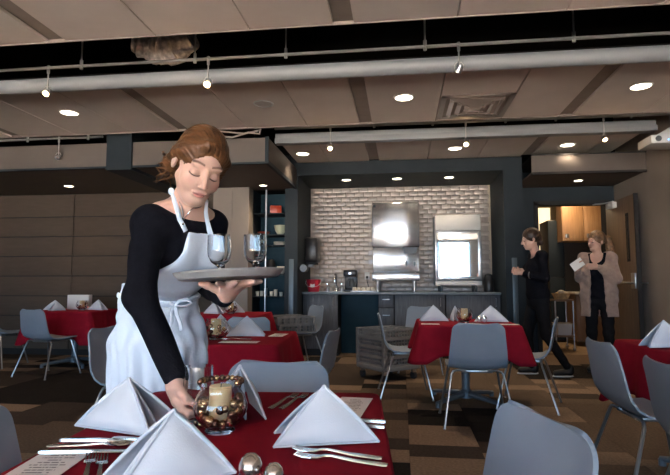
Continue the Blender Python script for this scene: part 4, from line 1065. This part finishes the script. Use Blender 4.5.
def netmesh(name, parts, mat, tint=None):
    vs = []; fs = []; o = 0
    for v, f in parts: vs.append(v); fs.append(f + o); o += len(v)
    v = np.concatenate(vs); f = np.concatenate(fs)
    me = bpy.data.meshes.new(name); me.from_pydata(v.tolist(), [], f.tolist()); me.materials.append(mat); me.shade_smooth()
    if tint is not None:
        ca = me.color_attributes.new('tint', 'FLOAT_COLOR', 'POINT'); c = np.ones((len(v), 4), dtype=f32); c[:, :3] = tint(v.astype(f32)); ca.data.foreach_set('color', c.ravel())
    return me
def snap(p, f, off=0.0):
    p = A3(p)[None]
    for _ in range(12):
        d = float(f(p)[0]) - off; e = 1e-3
        g = np.array([float(f(p + A3(np.eye(3)[i] * e))[0] - f(p - A3(np.eye(3)[i] * e))[0]) for i in range(3)]); g /= max(np.linalg.norm(g), 1e-6)
        p = p - A3(g * d)
    return Vector(p[0].tolist())

# head in its own frame: face towards -y, z up, origin between the ears
def head_sdf(q):
    m = q.copy(); m[:, 0] = np.abs(m[:, 0])
    d = el(q, (0, .014, .031), (.0735, .092, .080))
    d = smin(d, el(q, (0, -.028, -.040), (.0545, .062, .074)), .03)
    d = smin(d, el(q, (0, -.066, -.100), (.024, .022, .020)), .028)
    d = smin(d, el(m, (.034, -.054, -.040), (.025, .026, .026)), .025)
    d = smin(d, rc(m, (.050, .002, -.056), (.018, -.058, -.101), .013, .013), .025)
    d = smin(d, el(m, (.027, -.074, .018), (.022, .010, .009)), .016)
    d = smax(d, -el(m, (.031, -.101, -.008), (.017, .014, .011)), .014)
    d = smin(d, el(m, (.0305, -.0765, -.010), (.0150, .0135, .0115)), .004)
    d = smin(d, rc(q, (0, -.088, .004), (0, -.1105, -.038), .0070, .0092), .012)
    d = smin(d, el(m, (.0095, -.1000, -.0425), (.0078, .009, .0065)), .006)
    d = smin(d, el(q, (0, -.0895, -.0665), (.0265, .0095, .0052)), .006)
    d = smin(d, el(q, (0, -.0880, -.0765), (.0200, .0100, .0060)), .006)
    d = smax(d, -rc(m, (0, -.0985, -.0712), (.026, -.0850, -.0672), .0017, .0012), .003)
    d = smin(d, el(m, (.0755, .016, -.014), (.008, .017, .029)), .008)
    return d
def face_tint(q, base=(.60, .37, .285)):
    b = A3(base); c = np.repeat(b[None], len(q), 0); m = q.copy(); m[:, 0] = np.abs(m[:, 0])
    def mixc(c, col, w): return c * (1 - w[:, None]) + A3(col) * w[:, None]
    c = mixc(c, (.58, .27, .21), .55 * np.clip(1 - np.linalg.norm((m - A3((.040, -.075, -.038))) / A3((.022, .03, .02)), axis=1), 0, 1))
    lip = np.clip(2.0 - 2.0 * np.linalg.norm((q - A3((0, -.096, -.0715))) / A3((.0262, .02, .0105)), axis=1), 0, 1); c = mixc(c, (.44, .145, .125), .8 * lip)
    ln = np.clip(2.2 - 2.2 * np.abs(q[:, 2] + .0712 - 0.0015 * (m[:, 0] / .02) ** 2) / .0022, 0, 1) * (m[:, 0] < .022) * (q[:, 1] < -.08); c = mixc(c, (.16, .05, .045), .8 * ln)
    bz = .0205 + .004 * np.sin(np.clip((m[:, 0] - .012) / .036, 0, 1) * 2.6)
    br = np.clip(1.8 - 1.8 * np.abs(q[:, 2] - bz) / .0042, 0, 1) * (m[:, 0] > .011) * (m[:, 0] < .050) * (q[:, 1] < -.05); c = mixc(c, (.10, .05, .028), .85 * br)
    lz = -.0150 - .0035 * np.sin(np.clip((m[:, 0] - .016) / .030, 0, 1) * 3.14)
    la = np.clip(1.8 - 1.8 * np.abs(q[:, 2] - lz) / .0030, 0, 1) * (m[:, 0] > .0155) * (m[:, 0] < .047) * (q[:, 1] < -.06); c = mixc(c, (.035, .02, .015), .92 * la)
    sh = np.clip(1 - np.linalg.norm((m - A3((.0305, -.086, -.004))) / A3((.018, .02, .009)), axis=1), 0, 1); c = mixc(c, (.46, .24, .18), .5 * sh)
    return c
def wrinkle(p, a=.003, s=1.0):
    return a * (np.sin(23 * s * p[:, 0] + 31 * s * p[:, 2] + 2 * np.sin(17 * p[:, 1])) * np.sin(29 * s * p[:, 1] - 19 * s * p[:, 2]) + .5 * np.sin(61 * s * p[:, 2] + 40 * p[:, 0]))

# ---- the waitress -----------------------------------------------------------------
WB = (-.928, 1.898, 0); WR_ = RAD(7.25)
wt_ = thing('person', 'woman in a black top and white apron leaning over the foreground table with a tray', 'person', WB, WR_)
shR, elR, wrR = (.104, -.388, 1.282), (.112, -.470, 1.060), (.256, -.582, .852)
shL, elL, wrL = (.248, -.180, 1.300), (.235, -.085, 1.085), (.322, -.295, 1.052)
HC, HR = A3((.254, -.372, 1.478)), rotm(29, 31, 11)
RT = np.array(Matrix.Rotation(RAD(55), 3, 'Z'), dtype=f32)      # chest: local x along the shoulder line
RH = np.array(Matrix.Rotation(RAD(25), 3, 'Z'), dtype=f32)
nF = np.array((.82, -.57, 0), dtype=f32); sF = np.array((.57, .82, 0), dtype=f32)
def torso(p):
    d = el(p, (0, .03, .90), (.158, .118, .15), RH)
    d = smin(d, el(p, (.035, -.05, 1.06), (.122, .098, .13), RH), .08)
    d = smin(d, el(p, (.125, -.205, 1.205), (.150, .108, .145), RT), .09)
    d = smin(d, el(p, (.160, -.275, 1.285), (.145, .088, .07), RT), .06)
    d = smin(d, rc(p, shR, shL, .043, .043), .045)
    for s in (-.062, .062):
        c = A3((.135, -.215, 1.205)) + nF * .085 + sF * s; d = smin(d, el(p, c, (.055, .055, .058)), .05)
    return d
def neck(p): return smin(rc(p, (.180, -.298, 1.33), (.238, -.352, 1.43), .054, .047), el(p, (.178, -.29, 1.335), (.11, .07, .035), RT), .03)
def wskin(p):
    d = head_sdf((p - HC) @ HR); d = smin(d, neck(p), .022); return smin(d, np.maximum(torso(p), 1.22 - p[:, 2]), .03)
def wbody(p):
    d = np.maximum(torso(p) + .004, .95 - p[:, 2]); d = smin(d, smin(rc(p, shR, elR, .044, .037), rc(p, elR, wrR, .037, .024), .03), .03)
    return smin(d, smin(rc(p, shL, elL, .044, .037), rc(p, elL, wrL, .037, .024), .03), .03)
def hand_r(p):
    d = chain(p, [wrR, (.259, -.586, .825)], [.024, .026])
    for kx, a, b in ((.266, -.612, .797), (.264, -.597, .789), (.262, -.581, .786), (.262, -.566, .790)):
        d = smin(d, rc(p, (.259, -.584, .832), (kx, a, b), .019, .0115), .016)
    F_ = [[(.266, -.614, .797), (.288, -.628, .777), (.306, -.629, .768), (.322, -.620, .766)], [(.264, -.598, .789), (.283, -.612, .765), (.300, -.610, .757), (.313, -.598, .756)],
          [(.262, -.581, .786), (.279, -.586, .760), (.294, -.580, .752), (.306, -.570, .753)], [(.262, -.566, .790), (.278, -.562, .765), (.291, -.556, .757), (.302, -.552, .757)]]
    for k, c in enumerate(F_): d = smin(d, chain(p, c, [.0105, .0095, .0085, .0072] if k < 3 else [.009, .008, .0072, .0062], .006), .007)
    d = smin(d, chain(p, [(.264, -.600, .838), (.283, -.622, .818), (.300, -.630, .803), (.316, -.626, .792)], [.016, .0125, .0105, .0085], .008), .012)
    return d
def hand_l(p):
    d = chain(p, [wrL, (.336, -.325, 1.064)], [.025, .024])
    for q in ((.395, -.375, 1.094), (.385, -.398, 1.094), (.366, -.408, 1.093), (.345, -.406, 1.092)):
        d = smin(d, rc(p, (.338, -.332, 1.068), q, .021, .012), .016)
    F_ = [[(.395, -.375, 1.094), (.418, -.382, 1.100), (.436, -.386, 1.103), (.452, -.388, 1.105)], [(.385, -.398, 1.094), (.408, -.417, 1.100), (.425, -.430, 1.103), (.440, -.440, 1.104)],
          [(.366, -.408, 1.093), (.376, -.436, 1.098), (.384, -.456, 1.100), (.391, -.470, 1.101)], [(.345, -.406, 1.092), (.340, -.428, 1.096), (.336, -.444, 1.098), (.333, -.456, 1.099)]]
    for k, c in enumerate(F_): d = smin(d, chain(p, c, [.0105, .0095, .0085, .007] if k < 3 else [.009, .008, .0072, .006], .006), .007)
    d = smin(d, chain(p, [(.328, -.335, 1.070), (.303, -.362, 1.084), (.286, -.380, 1.092), (.268, -.394, 1.097)], [.017, .0125, .0105, .0082], .008), .012)
    return d
hands = [surfnet(hand_r, (.21, -.66, .73), (.35, -.53, .885), .0022), surfnet(hand_l, (.24, -.50, 1.01), (.48, -.25, 1.13), .0024)]
def w_tint(v):
    c = face_tint((v - HC) @ HR); far = np.linalg.norm(v - HC, axis=1) > .20; c[far] = A3((.60, .36, .28)); return c
body = obj('body', netmesh('body', [surfnet(wskin, (.00, -.52, 1.20), (.42, -.12, 1.62), .0028), surfnet(lambda p: np.maximum(wbody(p), p[:, 2] - 1.235), (-.2, -.64, .80), (.42, .2, 1.27), .008)] + hands, M['skin'], w_tint), wt_)
# nails
nl = MB()
for c in ((.3225, -.6265, .7685), (.3135, -.6045, .7590), (.317, -.6335, .7945)): nl.ball(c, (.0048, .003, .0042), 8, 6)
nl.build('fingernails', mk('nail', (.66, .42, .36), .3), wt_)
m = MB(); m.tube([A for A in [(.2745 + .0113 * math.cos(a), -.6060 + .0110 * math.sin(a) * .8, .7770 + .0113 * math.sin(a) * .6) for a in [k * 2 * math.pi / 20 for k in range(21)]]], .0012, 6); m.build('finger_ring', M['silver'], wt_)
# top
def arm(p, a, b, c, r): return smin(rc(p, a, b, r[0], r[1]), rc(p, b, c, r[1], r[2]), .03)
def wtop_raw(p):
    d = np.maximum(torso(p) - .006, 1.05 - p[:, 2]); d = smin(d, arm(p, shR, elR, wrR, (.050, .043, .031)), .03); return smin(d, arm(p, shL, elL, wrL, (.048, .042, .031)), .03)
def wtop(p):
    d = wtop_raw(p) + wrinkle(p, .0022); op = el((p - A3((.196, -.332, 1.385))) @ RT, (0, 0, 0), (.098, .105, .066))
    return smax(d, -op, .006)
obj('knit_top', netmesh('knit_top', [surfnet(wtop, (-.20, -.66, .80), (.42, .20, 1.40), .005)], M['knit']), wt_)
# apron: bib in front of the chest and a skirt round the hips
def skirt(p):
    z = p[:, 2]; t = np.clip((1.085 - z) / .24, 0, 1); t = t * t * (3 - 2 * t)
    cx = .028 * (1 - t) + .004 * t; cy = -.055 * (1 - t) + .035 * t; ax = .134 * (1 - t) + .178 * t; ay = .112 * (1 - t) + .150 * t
    x, y = p[:, 0] - cx, p[:, 1] - cy; th_ = np.arctan2(y, x); k = np.clip((1.10 - z) / .3, 0, 1)
    fold = k * (.0055 * np.sin(6 * th_ + 5 * z) + .0045 * np.sin(11 * th_ - 9 * z + 1) + .004 * np.sin(17 * th_ + 14 * z))
    crease = .0075 * np.sin(38 * z + 5 * th_ + 1.5 * np.sin(5 * th_)) * np.exp(-((z - .92) / .11) ** 2) + .0045 * np.sin(64 * z - 9 * th_) * np.exp(-((z - 1.02) / .06) ** 2)
    d = (np.sqrt((x / ax) ** 2 + (y / ay) ** 2) - 1) * np.minimum(ax, ay) + fold + crease
    return np.maximum(np.maximum(d, z - 1.10), .50 - z)
def apron(p):
    d = torso(p) - .013 + wrinkle(p, .0022, .8) + .0035 * np.sin(46 * p[:, 2] + 22 * (p @ sF)) * np.exp(-((p[:, 2] - 1.12) / .06) ** 2)
    q = p - A3((.135, -.215, 0)); lat = np.abs(q @ sF - .004); fr_ = q @ nF; z = p[:, 2]
    wid = np.where(z > 1.20, .088 - .20 * (z - 1.20), .088 + .45 * (1.20 - z)); reg = np.maximum(np.maximum(lat - wid, z - 1.262), .01 - fr_ - np.clip((1.16 - z) * 1.2, 0, .3))
    bib = smax(smax(d, reg, .006), 1.0 - z, .004)
    return smin(bib, skirt(p), .02)
ap = obj('apron', netmesh('apron', [surfnet(apron, (-.26, -.42, .47), (.34, .24, 1.30), .005)], M['apron']), wt_)
def outer(p): return np.minimum(np.minimum(wtop(p), apron(p)), wskin(p))
def ribbon(name, pts, r, flat, mat, off=.002, parent=None, sn=True, dens=4):
    P = []
    for i in range(len(pts) - 1):
        for k in range(dens): P.append(Vector(pts[i]).lerp(Vector(pts[i + 1]), k / dens))
    P.append(Vector(pts[-1]))
    if sn: P = [snap(q, outer, off) for q in P]
    m = MB(); m.tube(P, r, 8, flat=flat); return m.build(name, mat, parent or wt_)
ribbon('neck_strap', [(.218, -.375, 1.262), (.200, -.385, 1.30), (.186, -.385, 1.335), (.172, -.372, 1.368), (.160, -.345, 1.39), (.165, -.30, 1.40), (.20, -.272, 1.402), (.235, -.278, 1.39), (.265, -.305, 1.365), (.282, -.315, 1.33), (.287, -.300, 1.29), (.284, -.292, 1.262)], .0085, (1, .4), M['apron'], .0015)
m = MB(); m.ball(tuple(snap((.158, -.35, 1.392), outer, .008)), (.010, .009, .012), 10, 8); m.build('strap_knot', M['apron'], wt_)
ribbon('necklace', [(.192, -.375, 1.355), (.206, -.385, 1.325), (.222, -.392, 1.293), (.238, -.372, 1.320), (.252, -.352, 1.352)], .0016, None, M['silver'], .002)
m = MB(); pn = snap((.222, -.392, 1.290), outer, .004); m.ball(tuple(pn), .0045, 8, 6); m.build('pendant', M['silver'], wt_)
# waist ties and bow
wz = 1.045
ribbon('waist_tie', [(.155, -.05, wz + .01), (.150, -.12, wz), (.115, -.165, wz - .003), (.06, -.178, wz - .005), (0, -.170, wz), (-.06, -.14, wz + .005), (-.11, -.08, wz + .01)], .010, (1, .4), M['apron'], .004, dens=5)
bx_, by_, bz_ = snap((.118, -.165, wz - .005), outer, .010)
for pts in ([(0, 0, 0), (.018, -.012, .016), (.045, -.010, .022), (.058, .002, .012), (.040, -.006, .000), (0, 0, 0)], [(0, 0, 0), (-.016, -.012, .010), (-.038, -.006, .010), (-.044, .002, -.006), (-.02, -.006, -.010), (0, 0, 0)],
            [(0, 0, 0), (.010, -.008, -.03), (.022, -.008, -.06), (.026, -.006, -.085)], [(0, 0, 0), (-.010, -.008, -.026), (-.006, -.010, -.052), (-.014, -.006, -.072)]):
    m = MB(); P = []
    for i in range(len(pts) - 1):
        for k in range(4): P.append(Vector(pts[i]).lerp(Vector(pts[i + 1]), k / 4) + Vector((bx_, by_, bz_)))
    P.append(Vector(pts[-1]) + Vector((bx_, by_, bz_))); m.tube(P, .0065, 8, flat=(1, .5)); m.build('bow_ribbon', M['apron'], wt_)
# trousers and shoes
def wpants(p):
    d = el(p, (0, .035, .86), (.138, .105, .12), RH)
    for hx, ky, kx in ((-.085, .03, -.09), (.085, .06, .09)):
        d = smin(d, smin(rc(p, (hx * .85, .035, .84), (kx, ky, .46), .076, .056), rc(p, (kx, ky, .46), (kx, ky + .02, .07), .058, .046), .03), .03)
    return np.maximum(d, .045 - p[:, 2])
obj('trousers', netmesh('trousers', [surfnet(wpants, (-.22, -.14, .02), (.22, .24, 1.04), .009)], M['pants']), wt_)
def shoe(parent, x, y, deg, mat, sole):
    def f(p): return np.maximum(smin(rc(p, (0, .03, .045), (0, -.13, .028), .040, .034), rc(p, (0, .03, .045), (0, .035, .09), .038, .042), .03), -p[:, 2] + .0)
    v, fc = surfnet(f, (-.07, -.20, -.02), (.07, .12, .14), .007)
    o = obj('shoe', netmesh('shoe', [(v, fc)], mat), parent); o.location = (x, y, .012); o.rotation_euler = (0, 0, RAD(deg))
    m = MB(); m.lathe([(0, 0), (.9, 0), (1, .4), (.95, 1), (0, 1)], n=20); m.v = [(a * .043, b * .125 - .05, c * .016 - .012) for a, b, c in m.v]; m.build('sole', sole, o)
shoe(wt_, -.09, .03, 10, M['shoe'], M['rubber']); shoe(wt_, .09, .06, 30, M['shoe'], M['rubber'])
# hair: swept back into a loose low knot
BUN = A3((-.052, .088, -.050))
def hair_l(q):
    d = el(q, (0, .018, .031), (.0795, .1015, .0905))
    op = el(q, (.004, -.130, -.043), (.0740, .1000, .1130)); d = smax(d, -op, .010)
    d = smax(d, -(q[:, 2] + .050 + .25 * np.minimum(q[:, 1] - .02, 0) * -1), .015)
    d = smax(d, -el(q, (-.082, -.010, -.032), (.03, .040, .038)), .012)
    # soft volumes sweeping from the parting over the temples
    d = smin(d, rc(q, (-.024, -.066, .078), (-.072, -.008, .028), .012, .012), .02); d = smin(d, rc(q, (-.010, -.066, .080), (.070, -.026, .034), .012, .011), .02)
    d = smin(d, rc(q, (.072, -.026, .028), (.074, .000, -.045), .010, .006), .015)
    d = smin(d, rc(q, (-.074, .025, .005), (-.058, .08, -.045), .020, .024), .03)
    d = smin(d, el(q, BUN, (.040, .036, .036)), .02)
    w = q - BUN; ph = np.arctan2(w[:, 2], w[:, 0] + .35 * w[:, 1]); r = np.linalg.norm(w, axis=1)
    return d + .0007 * np.sin(46 * ph + 14 * r / .1) + .0007 * np.sin(83 * ph + 3 * np.sin(40 * r))
hv, hf = surfnet(hair_l, (-.125, -.12, -.11), (.115, .145, .155), .0026)
hv = hv @ HR.T.astype(float) + HC.astype(float)
hr_o = obj('hair', netmesh('hair', [(hv, hf)], M['hair']), wt_)
rr = random.Random(4)
lk = MB()
def to_w(q): return tuple((np.array(q) @ HR.T.astype(float) + HC.astype(float)).tolist())
for k in range(26):
    a0 = (BUN[0] + rr.uniform(-.035, .02), BUN[1] + rr.uniform(-.02, .035), BUN[2] + rr.uniform(-.02, .03)); ph = rr.uniform(0, 6); ln_ = rr.uniform(.03, .075); am = rr.uniform(.006, .014); ox, oy = rr.uniform(-.6, .2), rr.uniform(-.1, .5)
    lk.tube([to_w((a0[0] + ox * ln_ * u * .6 + am * math.sin(ph + 7 * u), a0[1] + oy * ln_ * u * .5 + am * math.cos(ph + 7 * u), a0[2] - ln_ * u)) for u in [i / 10 for i in range(11)]], [.0045 * (1 - .75 * i / 10) for i in range(11)], 5)
lk.build('hair_locks', M['hair'], wt_, 60)['kind'] = 'stuff'

# ---- tray with two goblets, goblet in her hand (world positions) --------------------
WM = Matrix.Translation(Vector(WB)) @ Matrix.Rotation(WR_, 4, 'Z')
trt = thing('serving_tray', 'round grey serving tray carried on the waitress hand', 'tray', tuple(WM @ Vector((.355, -.385, 1.113))), WR_)
trt.rotation_euler = (RAD(-1.0), RAD(-3.2), WR_)
m = MB(); m.lathe([(0, 0), (.145, 0), (.152, .002), (.163, .016), (.166, .018), (.167, .021), (.162, .022), (.150, .0055), (.144, .004), (0, .004)], n=56); m.build('dish', M['tray'], trt)
m = MB(); m.lathe([(.1625, .0215), (.1675, .0215), (.1685, .0235), (.1645, .0245)], n=56, close=True); m.build('rim', M['tray'], trt)
TM = Matrix.Translation(trt.location) @ Euler(trt.rotation_euler).to_matrix().to_4x4()
for px, py, lab in ((-.022, -.03, 'water goblet on the tray nearer the waitress'), (.082, .01, 'water goblet on the tray farther from the waitress')):
    goblet(*(TM @ Vector((px, py, .0045))), lab, tuple(trt.rotation_euler))
goblet(*(WM @ Vector((.321, -.598, ZI))), 'water goblet being set down on the foreground table').scale = (1.1, 1.1, 1.12)

# ---- background figures ------------------------------------------------------------
def simple_hand(p, wr, pt, side, curl):
    wr, pt, side, curl = A3(wr), A3(pt), A3(side), A3(curl); d = None; pc = wr + pt * .045
    d = rc(p, wr, pc, .023, .026)
    for k in range(4):
        o = side * (.027 - .018 * k); kn = wr + pt * .085 + o; ln_ = (.034, .038, .036, .028)[k]
        d = smin(d, rc(p, pc, kn, .018, .0115), .014)
        a = kn + pt * ln_ + curl * .008; b = a + pt * ln_ * .5 + curl * .022; d = smin(d, chain(p, [kn, a, b], [.0105, .0095, .0075], .006), .006)
    t0 = wr + pt * .025 + side * .022; d = smin(d, chain(p, [t0, t0 + side * .024 + pt * .024 + curl * .008, t0 + side * .026 + pt * .05 + curl * .020], [.014, .011, .008], .008), .01)
    return d
def nrm3(v): v = np.array(v, float); return v / np.linalg.norm(v)
def figure(label, loc, rz, s, J, head_rot, hair_fn, hair_mat, top_mat, extra=None, neck_r=.045, vneck=(.10, .09, .07), shoesole='rubber'):
    t = thing('person', label, 'person', loc, RAD(rz)); t.scale = (s, s, s)
    hc, hR = A3(J['head']), rotm(*head_rot)
    def tor(p):
        d = el(p, (0, .01, .92), (.168, .115, .14)); d = smin(d, el(p, (0, 0, 1.06), (.128, .098, .13)), .08); d = smin(d, el(p, (0, -.005, 1.22), (.150, .108, .14)), .08)
        d = smin(d, rc(p, J['shR'], J['shL'], .050, .050), .06)
        for sx in (-.065, .065): d = smin(d, el(p, (sx, -.082, 1.215), (.056, .052, .058)), .05)
        return d
    def skin(p):
        d = head_sdf((p - hc) @ hR); d = smin(d, rc(p, (0, .008, 1.38), J['head_base'], .055, neck_r), .03)
        return smin(d, np.maximum(tor(p) - .0, 1.20 - p[:, 2]), .03)
    parts = [surfnet(skin, (-.26, -.20, 1.17), (.26, .20, 1.76), .0055)]
    def arms(p):
        d = np.maximum(tor(p) + .006, .9 - p[:, 2]); d = np.maximum(d, p[:, 2] - 1.3)
        for a_, b_, h_ in ((J['shR'], J['elR'], J['hands'][0][0]), (J['shL'], J['elL'], J['hands'][1][0])): d = smin(d, smin(rc(p, a_, b_, .044, .036), rc(p, b_, h_, .036, .023), .03), .02)
        return d
    parts.append(surfnet(arms, (-.34, -.30, .86), (.34, .20, 1.45), .010))
    for wr, pt, side, curl in J['hands']:
        w0 = np.array(wr); f = lambda p, a=wr, b=nrm3(pt), c=nrm3(side), e=nrm3(curl): simple_hand(p, a, b, c, e)
        parts.append(surfnet(f, w0 - .17, w0 + .17, .0042))
    def tint(v):
        c = face_tint((v - hc) @ hR); c[np.linalg.norm(v - hc, axis=1) > .2] = A3((.58, .35, .27)); return c
    obj('body', netmesh('body', parts, M['skin'], tint), t)
    def top(p):
        d = tor(p) - .009; d = smin(d, arm(p, J['shR'], J['elR'], J['hands'][0][0], (.055, .046, .034)), .04) if J.get('sleeves', True) else d
        d = smin(d, arm(p, J['shL'], J['elL'], J['hands'][1][0], (.055, .046, .034)), .04) if J.get('sleeves', True) else d
        d = d + wrinkle(p, .003); d = smax(d, -el(p, (0, -.05, 1.42), vneck), .006); return np.maximum(d, .84 - p[:, 2])
    obj('top', netmesh('top', [surfnet(top, (-.42, -.45, .80), (.42, .25, 1.46), .009)], top_mat), t)
    def legs(p):
        d = el(p, (0, .01, .88), (.165, .118, .13))
        for h_, k_, a_ in J['legs']: d = smin(d, smin(rc(p, h_, k_, .086, .060), rc(p, k_, a_, .060, .045), .03), .03)
        return np.maximum(d + wrinkle(p, .003), .05 - p[:, 2])
    obj('trousers', netmesh('trousers', [surfnet(legs, (-.28, -.40, .02), (.28, .45, 1.03), .010)], M['pants']), t)
    for (h_, k_, a_), dg in zip(J['legs'], J['feet']): shoe(t, a_[0], a_[1], dg, M['shoe'], M[shoesole])
    hv, hf = surfnet(hair_fn, (-.14, -.13, -.42), (.14, .26, .16), .0055); hv = hv @ hR.T.astype(float) + hc.astype(float)
    obj('hair', netmesh('hair', [(hv, hf)], hair_mat), t)
    if extra: extra(t, tor)
    return t
def cap_hair(q):
    d = el(q, (0, .022, .034), (.0865, .104, .098)); d = smax(d, -el(q, (0, -.125, -.045), (.0690, .0900, .1020)), .012); return smax(d, -(q[:, 2] + .055 - .3 * np.minimum(q[:, 1] - .02, 0)), .015)
def hair_low(q):
    d = cap_hair(q); d = smin(d, rc(q, (0, .09, -.01), (0, .10, -.075), .035, .03), .03); return d + .002 * np.sin(300 * q[:, 0] + 60 * q[:, 2])
def hair_pony(q):
    d = cap_hair(q); d = smin(d, chain(q, [(0, .105, .03), (0.01, .165, .01), (0.015, .185, -.08), (.01, .17, -.19), (.01, .15, -.27)], [.03, .040, .045, .038, .012], .03), .02)
    return d + .002 * np.sin(300 * q[:, 0] + 60 * q[:, 2])
J1 = dict(head=(0, -.055, 1.585), head_base=(0, -.035, 1.53), shR=(-.155, .02, 1.378), shL=(.155, .02, 1.378), elR=(-.225, .04, 1.13), elL=(.215, .03, 1.12),
          hands=[((-.09, -.17, 1.19), (.5, -.8, .25), (.1, .3, .9), (.8, .3, -.3)), ((.10, -.16, 1.17), (-.45, -.85, .25), (.1, .3, .9), (-.8, .3, -.3))],
          legs=[((-.085, 0, .86), (-.085, -.10, .46), (-.085, -.06, .09)), ((.085, .02, .86), (.085, .06, .47), (.085, .28, .12))], feet=[0, 6])
def watch(t, tor):
    m = MB(); c = Vector((.130, -.115, 1.155)); ax_ = Vector((-.23, -.28, .03)).normalized(); u = ax_.orthogonal().normalized(); v = ax_.cross(u)
    m.tube([c + (u * math.cos(a) + v * math.sin(a)) * .037 for a in [k * 2 * math.pi / 24 for k in range(25)]], .007, 6); m.build('wristwatch', M['steel2'], t)
figure('woman dressed in black walking past the portal, dark hair, hands held in front', (1.63, 6.62, 0), -86, 1.035, J1, (-4, 12, 0), hair_low, M['hair2'], M['knit'], watch, shoesole='sole')
J2 = dict(head=(0, -.02, 1.575), head_base=(0, -.005, 1.52), shR=(-.150, .01, 1.372), shL=(.150, .01, 1.372), elR=(-.215, .00, 1.13), elL=(.215, .00, 1.12), sleeves=False,
          hands=[((-.19, -.20, 1.20), (.25, -.5, .75), (.5, -.1, .3), (.7, -.3, .2)), ((.06, -.20, 1.24), (-.9, -.25, .2), (.2, .1, .9), (-.3, .6, -.2))],
          legs=[((-.085, 0, .86), (-.090, -.02, .46), (-.09, .0, .09)), ((.085, .0, .86), (.09, .0, .46), (.10, .03, .09))], feet=[-8, 10])
def cardigan(t, tor):
    def f(p):
        sh = (tor(p) - .020); ax_ = .175 + .035 * np.clip((1.2 - p[:, 2]) / .5, 0, 1); sk = np.maximum((np.sqrt((p[:, 0] / ax_) ** 2 + ((p[:, 1] - .015) / .140) ** 2) - 1) * .14, np.maximum(p[:, 2] - 1.25, .66 - p[:, 2]))
        d = smin(sh, sk + .01 * np.sin(9 * np.arctan2(p[:, 1], p[:, 0])) * np.clip(1 - p[:, 2], 0, 1), .08); d = np.maximum(d, .66 - p[:, 2])
        op = np.abs(p[:, 0] - .01) - (.065 + .05 * np.clip(1.2 - p[:, 2], 0, .6) + .25 * np.clip(p[:, 2] - 1.25, 0, .2)); op = np.maximum(op, p[:, 1] + .0)
        d = smax(d, -op, .01); d = smax(d, -el(p, (0, -.04, 1.44), (.085, .10, .07)), .01)
        d = smin(d, arm(p, J2['shR'], J2['elR'], J2['hands'][0][0], (.053, .047, .036)), .05); d = smin(d, arm(p, J2['shL'], J2['elL'], J2['hands'][1][0], (.053, .047, .036)), .05)
        return d + wrinkle(p, .004)
    obj('cardigan', netmesh('cardigan', [surfnet(f, (-.40, -.40, .62), (.40, .26, 1.47), .009)], M['cardi']), t)
fig2 = figure('woman in a beige cardigan with a long ponytail before the open door', (2.46, 6.96, 0), -30, 1.035, J2, (-38, 4, 0), hair_pony, M['hair3'], M['knit'], cardigan, vneck=(.075, .12, .13))
F2 = Matrix.Translation(Vector((2.46, 6.96, 0))) @ Matrix.Rotation(RAD(-30), 4, 'Z') @ Matrix.Scale(1.035, 4)
pp = MB(); pp.box((0, 0, 0), (.15, .004, .12))
o = pp.build('paper_sheets', M['paper'], None); o.location = F2 @ Vector((-.165, -.285, 1.285)); o.rotation_euler = (RAD(-20), RAD(-35), RAD(-30)); tag(o, 'white sheets held by the woman in the cardigan', 'paper')
